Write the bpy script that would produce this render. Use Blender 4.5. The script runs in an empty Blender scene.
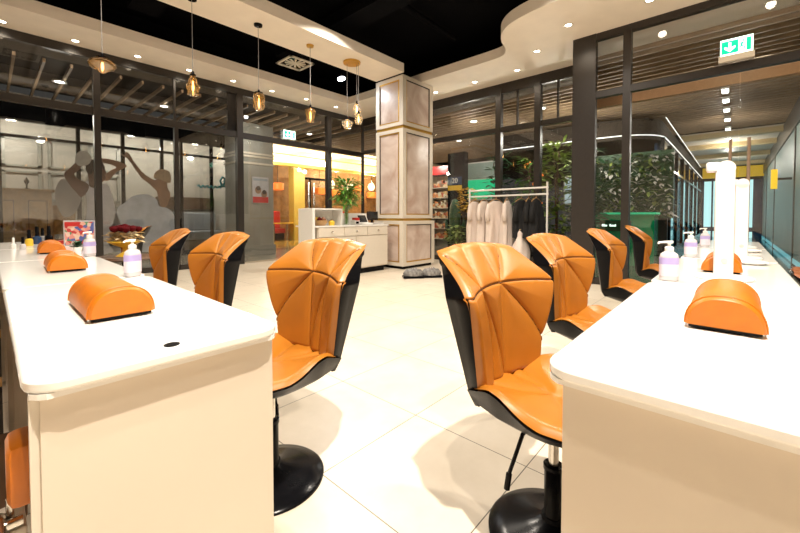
import bpy, bmesh, math, random
from mathutils import Vector, Matrix
R = math.radians
random.seed(7)
SC = bpy.context.scene
COL = SC.collection
PI = math.pi

# ------------------------------------------------------------ materials
def mat(name, col, rough=.5, metal=0, spec=.5, noise=0, nscale=20, bump=0, bscale=200, coat=0, emit=None, estr=0, trans=0, alpha=1, sheen=0, ior=1.5):
    m = bpy.data.materials.new(name); m.use_nodes = True
    nt = m.node_tree; b = nt.nodes['Principled BSDF']
    b.inputs['Base Color'].default_value = (*col, 1)
    b.inputs['Roughness'].default_value = rough
    b.inputs['Metallic'].default_value = metal
    b.inputs['IOR'].default_value = ior
    b.inputs['Specular IOR Level'].default_value = spec
    b.inputs['Coat Weight'].default_value = coat
    b.inputs['Transmission Weight'].default_value = trans
    b.inputs['Alpha'].default_value = alpha
    tc = nt.nodes.new('ShaderNodeTexCoord')
    if noise:
        n = nt.nodes.new('ShaderNodeTexNoise'); n.inputs['Scale'].default_value = nscale; n.inputs['Detail'].default_value = 4
        nt.links.new(tc.outputs['Object'], n.inputs['Vector'])
        r = nt.nodes.new('ShaderNodeValToRGB')
        r.color_ramp.elements[0].position = .3; r.color_ramp.elements[1].position = .7
        r.color_ramp.elements[0].color = (*[max(0, c*(1-noise)) for c in col], 1)
        r.color_ramp.elements[1].color = (*[min(1, c*(1+noise)) for c in col], 1)
        nt.links.new(n.outputs['Fac'], r.inputs['Fac']); nt.links.new(r.outputs['Color'], b.inputs['Base Color'])
    if bump:
        n2 = nt.nodes.new('ShaderNodeTexNoise'); n2.inputs['Scale'].default_value = bscale
        nt.links.new(tc.outputs['Object'], n2.inputs['Vector'])
        bp = nt.nodes.new('ShaderNodeBump'); bp.inputs['Strength'].default_value = bump; bp.inputs['Distance'].default_value = .0004
        nt.links.new(n2.outputs['Fac'], bp.inputs['Height']); nt.links.new(bp.outputs['Normal'], b.inputs['Normal'])
    if emit:
        b.inputs['Emission Color'].default_value = (*emit, 1); b.inputs['Emission Strength'].default_value = estr
    return m

def glass(name, tint=(1, 1, 1), refl=.06, rough=0.0, fr=1.0, body=None, bf=0):
    m = bpy.data.materials.new(name); m.use_nodes = True
    nt = m.node_tree; nt.nodes.clear()
    o = nt.nodes.new('ShaderNodeOutputMaterial'); mx = nt.nodes.new('ShaderNodeMixShader')
    t = nt.nodes.new('ShaderNodeBsdfTransparent'); t.inputs[0].default_value = (*tint, 1)
    g = nt.nodes.new('ShaderNodeBsdfGlossy'); g.inputs['Roughness'].default_value = rough
    lw = nt.nodes.new('ShaderNodeFresnel'); lw.inputs['IOR'].default_value = 1.45
    gm = nt.nodes.new('ShaderNodeNewGeometry'); m1 = nt.nodes.new('ShaderNodeMath'); m1.operation = 'MULTIPLY_ADD'; m1.inputs[1].default_value = -2; m1.inputs[2].default_value = 1
    pw = nt.nodes.new('ShaderNodeMath'); pw.operation = 'POWER'; pw.inputs[0].default_value = 1.45
    nt.links.new(gm.outputs['Backfacing'], m1.inputs[0]); nt.links.new(m1.outputs[0], pw.inputs[1]); nt.links.new(pw.outputs[0], lw.inputs['IOR'])
    ml = nt.nodes.new('ShaderNodeMath'); ml.operation = 'MULTIPLY_ADD'; ml.inputs[1].default_value = fr; ml.inputs[2].default_value = refl
    nt.links.new(lw.outputs[0], ml.inputs[0]); nt.links.new(ml.outputs[0], mx.inputs[0])
    src = t.outputs[0]
    if body:
        tl = nt.nodes.new('ShaderNodeBsdfTranslucent'); tl.inputs[0].default_value = (*body, 1)
        m2 = nt.nodes.new('ShaderNodeMixShader'); m2.inputs[0].default_value = bf
        nt.links.new(t.outputs[0], m2.inputs[1]); nt.links.new(tl.outputs[0], m2.inputs[2]); src = m2.outputs[0]
    nt.links.new(src, mx.inputs[1]); nt.links.new(g.outputs[0], mx.inputs[2]); nt.links.new(mx.outputs[0], o.inputs[0])
    return m

def tile_mat():
    m = bpy.data.materials.new('cream_tile'); m.use_nodes = True
    nt = m.node_tree; b = nt.nodes['Principled BSDF']
    tc = nt.nodes.new('ShaderNodeTexCoord'); mp = nt.nodes.new('ShaderNodeMapping')
    mp.inputs['Location'].default_value = (-.29, -.03, 0)
    br = nt.nodes.new('ShaderNodeTexBrick'); br.offset = 0; br.squash = 1
    br.inputs['Scale'].default_value = 1; br.inputs['Brick Width'].default_value = .6; br.inputs['Row Height'].default_value = .6
    br.inputs['Mortar Size'].default_value = .0022; br.inputs['Mortar Smooth'].default_value = .1
    br.inputs['Color1'].default_value = (.70, .62, .51, 1); br.inputs['Color2'].default_value = (.67, .59, .48, 1)
    br.inputs['Mortar'].default_value = (.13, .11, .085, 1)
    nt.links.new(tc.outputs['Object'], mp.inputs['Vector']); nt.links.new(mp.outputs[0], br.inputs['Vector'])
    n = nt.nodes.new('ShaderNodeTexNoise'); n.inputs['Scale'].default_value = 3; n.inputs['Detail'].default_value = 8; n.inputs['Roughness'].default_value = .65
    nt.links.new(tc.outputs['Object'], n.inputs['Vector'])
    rp = nt.nodes.new('ShaderNodeValToRGB'); rp.color_ramp.elements[0].position = .3; rp.color_ramp.elements[0].color = (.84, .82, .78, 1)
    rp.color_ramp.elements[1].position = .65; rp.color_ramp.elements[1].color = (1, 1, 1, 1)
    nt.links.new(n.outputs['Fac'], rp.inputs['Fac'])
    mx = nt.nodes.new('ShaderNodeMix'); mx.data_type = 'RGBA'; mx.blend_type = 'MULTIPLY'; mx.inputs[0].default_value = .8
    nt.links.new(br.outputs['Color'], mx.inputs[6]); nt.links.new(rp.outputs[0], mx.inputs[7])
    nt.links.new(mx.outputs[2], b.inputs['Base Color'])
    b.inputs['Roughness'].default_value = .32; b.inputs['Specular IOR Level'].default_value = .4
    return m

def marble_mat():
    m = bpy.data.materials.new('pink_beige_marble'); m.use_nodes = True
    nt = m.node_tree; b = nt.nodes['Principled BSDF']
    tc = nt.nodes.new('ShaderNodeTexCoord'); n = nt.nodes.new('ShaderNodeTexNoise')
    n.inputs['Scale'].default_value = 2.2; n.inputs['Detail'].default_value = 9; n.inputs['Distortion'].default_value = .8
    nt.links.new(tc.outputs['Object'], n.inputs['Vector'])
    rp = nt.nodes.new('ShaderNodeValToRGB')
    rp.color_ramp.elements[0].position = .3; rp.color_ramp.elements[0].color = (.44, .31, .25, 1)
    rp.color_ramp.elements[1].position = .7; rp.color_ramp.elements[1].color = (.70, .61, .55, 1)
    nt.links.new(n.outputs['Fac'], rp.inputs['Fac']); nt.links.new(rp.outputs[0], b.inputs['Base Color'])
    b.inputs['Roughness'].default_value = .3
    return m

def goods_mat(name, scale, cols):
    m = bpy.data.materials.new(name); m.use_nodes = True
    nt = m.node_tree; b = nt.nodes['Principled BSDF']
    tc = nt.nodes.new('ShaderNodeTexCoord'); v = nt.nodes.new('ShaderNodeTexVoronoi'); v.inputs['Scale'].default_value = scale
    nt.links.new(tc.outputs['Object'], v.inputs['Vector'])
    s = nt.nodes.new('ShaderNodeSeparateColor'); nt.links.new(v.outputs['Color'], s.inputs[0])
    rp = nt.nodes.new('ShaderNodeValToRGB'); rp.color_ramp.interpolation = 'CONSTANT'
    rp.color_ramp.elements[0].color = (*cols[0], 1)
    rp.color_ramp.elements[1].color = (*cols[1], 1); rp.color_ramp.elements[1].position = 1/len(cols)
    for i, c in enumerate(cols[2:]):
        e = rp.color_ramp.elements.new((i+2)/len(cols)); e.color = (*c, 1)
    nt.links.new(s.outputs[0], rp.inputs['Fac']); nt.links.new(rp.outputs[0], b.inputs['Base Color'])
    return m

M = dict(
    tile=tile_mat(), marble=marble_mat(),
    cream=mat('cream_plaster', (.88, .79, .68), .7, noise=.03, nscale=4),
    black_ceiling=mat('matt_black_paint', (.004, .004, .005), .95, spec=.05, noise=.2),
    dark_frame=mat('dark_bronze_aluminium', (.024, .019, .016), .4, metal=0, noise=.08),
    black=mat('black_lacquer', (.004, .004, .005), .2, spec=.5, ior=1.2, noise=.15, nscale=60),
    shell=mat('black_leatherette', (.004, .004, .005), .28, spec=.5, ior=1.18, noise=.2, nscale=40, bump=.25, bscale=600),
    orange=mat('tan_orange_leather', (.41, .145, .013), .36, noise=.06, nscale=12, bump=.25, bscale=420),
    orange2=mat('bright_orange_leather', (.52, .142, .003), .4, noise=.12, nscale=15, bump=.3, bscale=380),
    brown=mat('brown_leather', (.20, .062, .018), .4, noise=.15, nscale=12, bump=.3, bscale=400),
    chrome=mat('brushed_steel', (.62, .60, .56), .22, metal=1, noise=.04),
    shoegrey=mat('grey_felt', (.20, .19, .18), .8, noise=.5, nscale=30),
    seam=mat('dark_seam_thread', (.07, .02, .004), .7, noise=.1),
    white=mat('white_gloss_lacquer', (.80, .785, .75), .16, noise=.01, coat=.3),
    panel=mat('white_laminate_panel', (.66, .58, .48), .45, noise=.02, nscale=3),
    offwhite=mat('off_white_paint', (.66, .60, .51), .4, noise=.02),
    plastic=mat('white_plastic', (.80, .78, .75), .3, noise=.01),
    gold=mat('brushed_gold', (.62, .36, .07), .32, metal=.75, noise=.1, nscale=60),
    copper=mat('copper_bar', (.42, .30, .22), .3, metal=.5, noise=.05),
    purple=mat('purple_label', (.40, .34, .64), .5, noise=.05),
    label=mat('pale_label', (.66, .60, .68), .5, noise=.04, nscale=90),
    gel=mat('clear_gel_plastic', (.80, .77, .80), .1, trans=.35, noise=.01),
    red=mat('red_gloss', (.55, .02, .02), .3, noise=.08), darkred=mat('dark_red_petal', (.07, .002, .004), .8, spec=.1, noise=.3, nscale=80),
    yellow=mat('yellow_gloss', (.78, .50, .04), .4, noise=.05), blue=mat('blue_print', (.10, .16, .50), .4, noise=.1),
    pinkp=mat('pink_print', (.80, .32, .28), .5, noise=.2, nscale=40),
    grey=mat('grey_fabric', (.26, .25, .25), .8, noise=.15, nscale=60), lightgrey=mat('light_grey_plastic', (.55, .53, .50), .5, noise=.05),
    wood=mat('honey_wood', (.42, .24, .09), .45, noise=.25, nscale=6), darkwood=mat('dark_wood', (.10, .05, .025), .45, noise=.3, nscale=8),
    leaf=mat('leaf_green', (.11, .28, .035), .45, noise=.35, nscale=14), leaf2=mat('pale_leaf_green', (.26, .36, .08), .5, noise=.3, nscale=14),
    leafd=mat('dark_leaf_green', (.02, .085, .03), .45, noise=.35, nscale=14),
    lily=mat('lily_petal', (.72, .46, .30), .5, noise=.2, nscale=50), stem=mat('stem_green', (.12, .26, .05), .5, noise=.1),
    cloth=mat('blush_white_cotton', (.70, .60, .54), .85, noise=.04, nscale=10, bump=.3, bscale=300), blackcloth=mat('black_cotton', (.008, .008, .009), .9, noise=.2),
    straw=mat('cream_straw', (.60, .46, .25), .7, noise=.25, nscale=60),
    slat=mat('tan_ceiling_slat', (.24, .165, .10), .6, noise=.15, nscale=5), deck=mat('dark_ceiling_deck', (.035, .025, .017), .9, noise=.2),
    mallfloor=mat('mall_floor_stone', (.30, .28, .22), .16, noise=.12, nscale=2), darkfloor=mat('polished_dark_green_floor', (.055, .07, .055), .08, noise=.15, nscale=1.5),
    mallwhite=mat('white_panelling', (.47, .44, .40), .5, noise=.02), mallgrey=mat('grey_stone_cladding', (.30, .30, .27), .35, noise=.12, nscale=2),
    yellowwall=mat('yellow_wall', (.62, .45, .10), .5, noise=.05), yellowfloor=mat('yellow_floor', (.52, .34, .08), .14, noise=.1),
    skin_dark=mat('printed_brown_skin', (.11, .055, .035), .6, noise=.2, nscale=5), skin_light=mat('printed_tan_skin', (.27, .16, .10), .6, noise=.18, nscale=5),
    hair_dark=mat('printed_dark_hair', (.035, .025, .022), .8, noise=.2), hair_light=mat('printed_blonde_hair', (.36, .27, .18), .7, noise=.25, nscale=25),
    vest=mat('printed_grey_vest', (.48, .49, .55), .6, noise=.1, nscale=6), towel=mat('printed_pale_cloth', (.41, .40, .37), .6, noise=.12, nscale=8), robe=mat('printed_blue_white_robe', (.48, .53, .62), .6, noise=.12, nscale=5),
    teal=mat('teal_vinyl', (.02, .22, .27), .4, noise=.05), paper=mat('printed_white', (.75, .75, .72), .6, noise=.02), bluegrey=mat('blue_grey_upholstery', (.30, .36, .44), .7, noise=.08),
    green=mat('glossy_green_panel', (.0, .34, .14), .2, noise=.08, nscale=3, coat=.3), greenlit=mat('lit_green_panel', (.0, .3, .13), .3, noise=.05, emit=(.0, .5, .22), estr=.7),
    exit=mat('exit_green', (.0, .45, .18), .4, noise=.02, emit=(0, .62, .26), estr=1.3), exitw=mat('exit_white', (.8, .9, .85), .4, noise=.01, emit=(.75, 1, .88), estr=2.2),
    cyan=mat('daylit_cyan_glass', (.10, .45, .50), .2, noise=.2, nscale=1.2, emit=(.22, .72, .85), estr=1.2),
    cyandim=mat('dim_cyan_glow', (.10, .35, .38), .3, noise=.3, nscale=1, emit=(.22, .7, .8), estr=.35),
    cyanpale=mat('daylit_window', (.3, .6, .6), .2, noise=.1, emit=(.50, .88, .92), estr=.95),
    frosted=mat('frosted_green_grey_glass', (.20, .27, .25), .5, noise=.12, nscale=.9), navy=mat('navy_glass_panel', (.02, .05, .12), .1, noise=.2, nscale=2),
    lampface=mat('lamp_diffuser', (1, .95, .85), .5, noise=.01, emit=(1, .9, .72), estr=14),
    corlamp=mat('corridor_lamp_diffuser', (1, 1, .95), .5, noise=.01, emit=(.95, 1, .92), estr=9),
    led=mat('led_strip', (1, 1, 1), .5, noise=.01, emit=(.95, 1, .98), estr=.9),
    cove=mat('warm_cove_light', (1, .85, .5), .5, noise=.01, emit=(1, .74, .30), estr=1.7), covew=mat('warm_white_cove', (1, .9, .65), .5, noise=.01, emit=(1, .84, .5), estr=2.6),
    bulb=mat('filament_glow', (1, .7, .3), .5, noise=.01, emit=(1, .62, .2), estr=14),
    orangeglow=mat('orange_lantern', (.8, .2, .03), .5, noise=.1, emit=(1, .22, .03), estr=.9),
    screen=mat('dark_screen', (.012, .014, .018), .12, noise=.1), shelfgoods=goods_mat('assorted_goods', 9, [(.8, .62, .4), (.75, .3, .12), (.85, .78, .6), (.5, .12, .06), (.7, .5, .25), (.25, .15, .1)]),
    pane=glass('clear_glass', (.95, .95, .94), .02), pane2=glass('shop_glass', (.84, .84, .82), .03), amber=glass('smoked_amber_glass', (.80, .60, .36), .22, body=(.85, .60, .32), bf=.16), clearglass=glass('vase_glass', (.9, .95, .9), .06), palebulb=glass('pale_pendant_glass', (.95, .9, .8), .2, body=(.95, .85, .7), bf=.22),
)

# ------------------------------------------------------------ mesh helpers
def bm_new(): return bmesh.new()
def add_box(bm, x0, x1, y0, y1, z0, z1, bev=0):
    r = bmesh.ops.create_cube(bm, size=1)
    for v in r['verts']:
        v.co = Vector(((x0+x1)/2 + v.co.x*(x1-x0), (y0+y1)/2 + v.co.y*(y1-y0), (z0+z1)/2 + v.co.z*(z1-z0)))
    if bev:
        es = set(e for v in r['verts'] for e in v.link_edges)
        bmesh.ops.bevel(bm, geom=list(es), offset=bev, segments=2, affect='EDGES', profile=.5)
def add_lathe(bm, prof, c=(0, 0, 0), seg=24, cap=True, sq=0, sx=1, sy=1):
    rings = []
    for r, z in prof:
        ring = []
        for k in range(seg):
            a = 2*PI*k/seg
            q = 1.0
            if sq: q = (abs(math.cos(a))**sq + abs(math.sin(a))**sq)**(-1/sq)
            ring.append(bm.verts.new((c[0]+r*q*math.cos(a)*sx, c[1]+r*q*math.sin(a)*sy, c[2]+z)))
        rings.append(ring)
    for a, b in zip(rings, rings[1:]):
        for k in range(seg):
            bm.faces.new((a[k], a[(k+1) % seg], b[(k+1) % seg], b[k]))
    if cap:
        if prof[0][0] > 1e-4: bm.faces.new(list(reversed(rings[0])))
        if prof[-1][0] > 1e-4: bm.faces.new(rings[-1])
def add_tube(bm, pts, r, seg=10, r2=None):
    pts = [Vector(p) for p in pts]; rings = []
    prev = None
    for i, p in enumerate(pts):
        d = (pts[min(i+1, len(pts)-1)] - pts[max(i-1, 0)]).normalized()
        u = Vector((0, 0, 1)) if abs(d.z) < .9 else Vector((1, 0, 0))
        a = d.cross(u).normalized(); b = d.cross(a).normalized()
        if prev and a.dot(prev) < 0: a = -a; b = -b
        prev = a
        rr = r if r2 is None else r + (r2-r)*i/(len(pts)-1)
        rings.append([bm.verts.new(p + (a*math.cos(2*PI*k/seg) + b*math.sin(2*PI*k/seg))*rr) for k in range(seg)])
    for A, B in zip(rings, rings[1:]):
        for k in range(seg):
            bm.faces.new((A[k], A[(k+1) % seg], B[(k+1) % seg], B[k]))
    bm.faces.new(rings[0]); bm.faces.new(rings[-1])
def add_prism(bm, pts, z0, z1, bev=0):
    lo = [bm.verts.new((x, y, z0)) for x, y in pts]; hi = [bm.verts.new((x, y, z1)) for x, y in pts]
    n = len(pts)
    bm.faces.new(lo); bm.faces.new(hi)
    for i in range(n): bm.faces.new((lo[i], lo[(i+1) % n], hi[(i+1) % n], hi[i]))
def add_poly_xz(bm, pts, y, th=.012):
    a = [bm.verts.new((x, y, z)) for x, z in pts]; b = [bm.verts.new((x, y+th, z)) for x, z in pts]; n = len(pts)
    bm.faces.new(a); bm.faces.new(b)
    for i in range(n): bm.faces.new((a[i], a[(i+1) % n], b[(i+1) % n], b[i]))
def smooth_closed(pts, n=5):
    out = []; m = len(pts)
    for i in range(m):
        p0, p1, p2, p3 = [pts[(i+k-1) % m] for k in range(4)]
        for k in range(n):
            t = k/n
            out.append(tuple(.5*(2*p1[j] + (p2[j]-p0[j])*t + (2*p0[j]-5*p1[j]+4*p2[j]-p3[j])*t*t + (-p0[j]+3*p1[j]-3*p2[j]+p3[j])*t**3) for j in range(2)))
    return out
def add_leaf(bm, p, d, L, w, bend=.3):
    p = Vector(p); d = Vector(d).normalized(); s = d.cross(Vector((0, 0, 1)))
    if s.length < .05: s = Vector((1, 0, 0))
    s.normalize(); up = s.cross(d).normalized(); prev = None; N = 4
    for i in range(N+1):
        t = i/N; c = p + d*L*t - Vector((0, 0, 1))*bend*L*t*t; ww = w*math.sin(PI*min(.97, t*.9+.08))
        cur = (bm.verts.new(c-s*ww), bm.verts.new(c+up*(-ww*.35)), bm.verts.new(c+s*ww))
        if prev:
            bm.faces.new((prev[0], prev[1], cur[1], cur[0])); bm.faces.new((prev[1], prev[2], cur[2], cur[1]))
        prev = cur
def obj(name, bm, m, parent=None, smooth=False, loc=None, rot=None, bevel=0):
    bmesh.ops.recalc_face_normals(bm, faces=bm.faces)
    me = bpy.data.meshes.new(name); bm.to_mesh(me); bm.free()
    o = bpy.data.objects.new(name, me); COL.objects.link(o)
    me.materials.append(M[m] if isinstance(m, str) else m)
    if smooth:
        for p in me.polygons: p.use_smooth = True
        if smooth != 'all':
            try: me.set_sharp_from_angle(angle=R(38))
            except Exception: pass
    if parent: o.parent = parent
    if loc is not None: o.location = loc
    if rot: o.rotation_euler = rot
    if bevel:
        b = o.modifiers.new('bevel', 'BEVEL'); b.width = bevel; b.segments = 2; b.limit_method = 'ANGLE'
    return o
def box(name, m, parent, *a, bev=0, **k):
    bm = bm_new(); add_box(bm, *a, bev=bev); return obj(name, bm, m, parent, **k)
def tag(o, label, cat, group=None, kind=None):
    o['label'] = label
    o['category'] = cat
    if group: o['group'] = group
    if kind: o['kind'] = kind
    return o
def empty(name, loc, rz=0):
    o = bpy.data.objects.new(name, None); COL.objects.link(o); o.location = loc; o.rotation_euler = (0, 0, rz); o.empty_display_size = .05
    return o
def thing(name, loc, label, cat, rz=0, group=None): return tag(empty(name, loc, rz), label, cat, group)
def struct(o): o['kind'] = 'structure'; return o
def dup(root, loc=None, rz=None, label=None, parent=None):
    c = root.copy(); COL.objects.link(c)
    if parent: c.parent = parent
    if loc is not None: c.location = loc
    if rz is not None: c.rotation_euler = (0, 0, rz)
    if label: c['label'] = label
    for ch in list(root.children): dup(ch, parent=c)
    return c

# ============================================================ SETTING
ZC = 3.8
box('floor', 'tile', None, -3.5, 7.25, -3.5, 8.05, -.1, 0); struct(bpy.data.objects['floor'])
struct(box('ceiling', 'black_ceiling', None, -3.5, 7.4, -3.5, 8.1, 4.6, 4.7))
struct(box('wall_back', 'cream', None, -3.5, 7.3, -3.55, -3.45, 0, 4.6))
struct(box('wall_side', 'cream', None, -3.55, -3.45, -3.5, 8.1, 0, 4.6))
# black upper wall strips above the soffits
bm = bm_new(); add_box(bm, -3.5, 7.4, 8.02, 8.12, 3.8, 4.6); add_box(bm, 7.3, 7.4, 1.7, 8.1, 3.8, 4.6); add_box(bm, 6.2, 6.3, -3.5, 1.7, 3.98, 4.6)
struct(obj('wall_upper', bm, 'black_ceiling'))
# soffits
def soffit(name, pts, z0=ZC, z1=ZC+.17):
    bm = bm_new(); add_prism(bm, pts, z0, z1); return struct(obj(name, bm, 'cream'))
soffit('trim_1', [(-3.5, 7.1), (6.02, 7.1), (6.02, 8.0), (-3.5, 8.0)])
soffit('trim_2', [(-3.5, 4.76), (5.4, 4.76), (5.4, 5.52), (-3.5, 5.52)])
curve = []
P0 = [(6.02, 3.35), (5.98, 3.02), (5.78, 2.86), (5.5, 2.79), (5.25, 2.66), (5.07, 2.45), (4.97, 2.15), (4.93, 1.8), (4.93, 1.3)]
for i in range(len(P0)-1):
    p0 = P0[max(0, i-1)]; p1 = P0[i]; p2 = P0[i+1]; p3 = P0[min(len(P0)-1, i+2)]
    for k in range(6):
        t = k/6
        curve.append(tuple(.5*(2*p1[j] + (p2[j]-p0[j])*t + (2*p0[j]-5*p1[j]+4*p2[j]-p3[j])*t*t + (-p0[j]+3*p1[j]-3*p2[j]+p3[j])*t**3) for j in range(2)))
soffit('trim_3', [(7.3, -3.4), (7.3, 8.0), (6.02, 8.0)] + curve + [(4.93, 1.3), (4.93, -3.4)])
# overhead black services in the open ceiling
bm = bm_new()
for y in (2.2, 3.9, 6.3): add_tube(bm, [(-3, y, 4.4), (6, y+.1, 4.4)], .05)
add_box(bm, 1.5, 1.9, -3, 7, 4.25, 4.5); add_box(bm, 4.0, 4.4, -3, 7, 4.3, 4.5)
o = obj('ceiling_duct', bm, 'black_ceiling'); struct(o); o.name = 'trim_4'

# downlights in the soffits (lamp + visible fixture)
LIGHTS = []
def spot(loc, power, size=140, blend=.6, col=(1, .86, .68), rad=.04, name='downlight_and_fill_lamp', parent=None, aim=None):
    l = bpy.data.lights.new(name, 'SPOT'); l.energy = power; l.spot_size = R(size); l.spot_blend = blend; l.color = col; l.shadow_soft_size = rad
    o = bpy.data.objects.new(name, l); COL.objects.link(o); o.location = loc
    if aim: o.rotation_euler = (Vector(aim)-Vector(loc)).to_track_quat('-Z', 'Y').to_euler()
    if parent: o.parent = parent
    return o
def make_dl(z):
    t = empty('downlight', (0, 0, z))
    bm = bm_new(); add_lathe(bm, [(.045, 0), (.062, -.004), (.064, .0), (.062, .01), (.045, .01)], seg=20, cap=False); obj('trim_ring', bm, 'offwhite', t, True)
    bm = bm_new(); add_lathe(bm, [(.0001, .004), (.044, .003)], seg=20, cap=False); obj('diffuser', bm, 'lampface', t)
    return t
DL = [((.19, 7.75), 'far'), ((.98, 7.75), 'far'), ((1.79, 7.7), 'far'), ((2.6, 7.7), 'far'), ((3.41, 7.65), 'far'), ((4.25, 7.62), 'far'), ((5.08, 7.55), 'far'), ((5.95, 7.54), 'far'),
      ((6.74, 5.0), 'right'), ((6.76, 4.02), 'right'), ((6.75, 3.1), 'right'), ((6.2, 2.5), 'right'), ((5.66, 1.83), 'right'), ((5.7, .85), 'right'), ((5.7, -.3), 'right'), ((5.7, -1.5), 'right')]
where_far = ['farthest left', 'second from the left', 'third from the left', 'fourth from the left', 'above the cylinder pendant', 'above the glass door', 'third from the column', 'nearest the column']
where_right = ['just right of the column', 'second right of the column', 'over the middle right mullion', 'at the root of the curved ceiling', 'in the middle of the curved ceiling', 'near the top edge of the photo', 'outside the top edge', 'far outside the top edge']
proto = make_dl(ZC); k1 = k2 = 0
for i, ((x, y), s) in enumerate(DL):
    if s == 'far': w = where_far[k1]; k1 += 1; lab = 'round downlight in the cream soffit over the left glass wall, ' + w
    else: w = where_right[k2]; k2 += 1; lab = 'small round downlight in the right cream ceiling, ' + w
    o = proto if i == 0 else dup(proto)
    o.location = (x, y, ZC-.006); tag(o, lab, 'ceiling light', 'round downlights in the cream ceiling')

# square ceiling grilles
def vent(x, y, z, lab, s=.26):
    t = thing('ceiling_vent', (x, y, z), lab, 'vent', 0, 'square ceiling air vents')
    bm = bm_new()
    for a in (0, 1, 2, 3):
        m4 = [(-s, -s, s, -s+.045), (-s, s-.045, s, s), (-s, -s, -s+.045, s), (s-.045, -s, s, s)][a]
        add_box(bm, m4[0], m4[2], m4[1], m4[3], -.02, 0)
    obj('frame', bm, 'offwhite', t)
    bm = bm_new()
    for k in range(12):
        a = k*PI/6; v = Vector((math.cos(a), math.sin(a)))
        n = Vector((-v.y, v.x))*.012
        L = .19
        pts = [(v*.05 + n), (v*L + n*1.6), (v*L - n*1.6), (v*.05 - n)]
        add_prism(bm, [(p.x, p.y) for p in pts], -.014, -.004)
    add_lathe(bm, [(.045, -.016), (.045, -.004)], seg=16)
    obj('swirl_vanes', bm, 'offwhite', t)
    box('backing', 'black', t, -s+.03, s-.03, -s+.03, s-.03, -.003, .04)
    return t
vent(3.97, 6.25, 3.95, 'white square swirl vent in the black recess behind the pendants')
vent(.45, 6.45, 3.95, 'white square vent cut by the top left corner of the photo')
bm = bm_new(); add_lathe(bm, [(.0001, 0), (.08, 0), (.085, .02), (.05, .14), (.02, .2)], seg=20); 
t = thing('ceiling_spotlight', (4.84, 5.95, 3.82), 'bright glaring spotlight in the black recess near the column', 'spotlight')
o = obj('housing', bm, 'black', t, True, rot=(R(-18), 0, 0)); bm = bm_new(); add_lathe(bm, [(.0001, -.004), (.075, -.004)], seg=20, cap=False)
m_ = mat('spot_lens', (1, 1, 1), .5, noise=.01, emit=(.95, .97, 1), estr=120); obj('lens', bm, m_, t, rot=(R(-18), 0, 0))
bm = bm_new(); add_tube(bm, [(0, 0, .15), (0, 0, .76)], .012); obj('rod', bm, 'black', t)

# ------------------------------------------------------------ column
t = struct(empty('wall_column', (0, 0, 0)))
CX0, CX1, CY0, CY1 = 5.39, 6.4, 4.77, 5.58
tiers = [(.06, .95, .0), (1.0, 2.76, .03), (2.82, 3.78, .03)]
box('core', 'offwhite', t, CX0+.06, CX1-.06, CY0+.06, CY1-.06, 0, ZC)
box('plinth', 'black', t, CX0+.05, CX1-.05, CY0+.05, CY1-.05, 0, .06)
for k, (z0, z1, ins) in enumerate(tiers):
    x0, x1, y0, y1 = CX0+ins, CX1-ins, CY0+ins, CY1-ins
    bm = bm_new(); w = .10
    for (a, b) in ((x0, y0), (x1-w, y0), (x0, y1-w), (x1-w, y1-w)): add_box(bm, a, a+w, b, b+w, z0, z1)
    for zz in ((z0, z0+.07), (z1-.07, z1)): add_box(bm, x0+.002, x1-.002, y0+.002, y1-.002, *zz)
    obj('white_frame', bm, 'offwhite', t)
    bm = bm_new(); g = .022
    # marble on -y, -x, +x faces
    add_box(bm, x0+w+.0, x1-w, y0+.022, y0+.04, z0+.07, z1-.07)
    add_box(bm, x0+.022, x0+.04, y0+w, y1-w, z0+.07, z1-.07); add_box(bm, x1-.04, x1-.022, y0+w, y1-w, z0+.07, z1-.07)
    add_box(bm, x0+w, x1-w, y1-.04, y1-.022, z0+.07, z1-.07)
    obj('marble_panel', bm, 'marble', t)
    bm = bm_new(); bk = bm_new()
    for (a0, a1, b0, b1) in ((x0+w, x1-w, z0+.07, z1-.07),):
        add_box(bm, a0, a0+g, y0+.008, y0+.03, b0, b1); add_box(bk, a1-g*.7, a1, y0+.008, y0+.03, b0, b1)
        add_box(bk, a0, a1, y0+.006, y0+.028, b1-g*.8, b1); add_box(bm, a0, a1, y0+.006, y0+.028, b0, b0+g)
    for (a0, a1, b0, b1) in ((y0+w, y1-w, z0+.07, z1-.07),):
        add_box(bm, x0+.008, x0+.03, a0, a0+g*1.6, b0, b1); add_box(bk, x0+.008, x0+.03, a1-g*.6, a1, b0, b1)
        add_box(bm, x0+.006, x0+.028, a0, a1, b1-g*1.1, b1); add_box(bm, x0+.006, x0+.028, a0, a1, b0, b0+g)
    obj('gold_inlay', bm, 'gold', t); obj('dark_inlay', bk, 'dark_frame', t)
for z0, z1 in ((.95, 1.0), (2.76, 2.82)):
    box('gold_band', 'gold', t, CX0+.045, CX1-.045, CY0+.045, CY1-.045, z0, z1)

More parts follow.
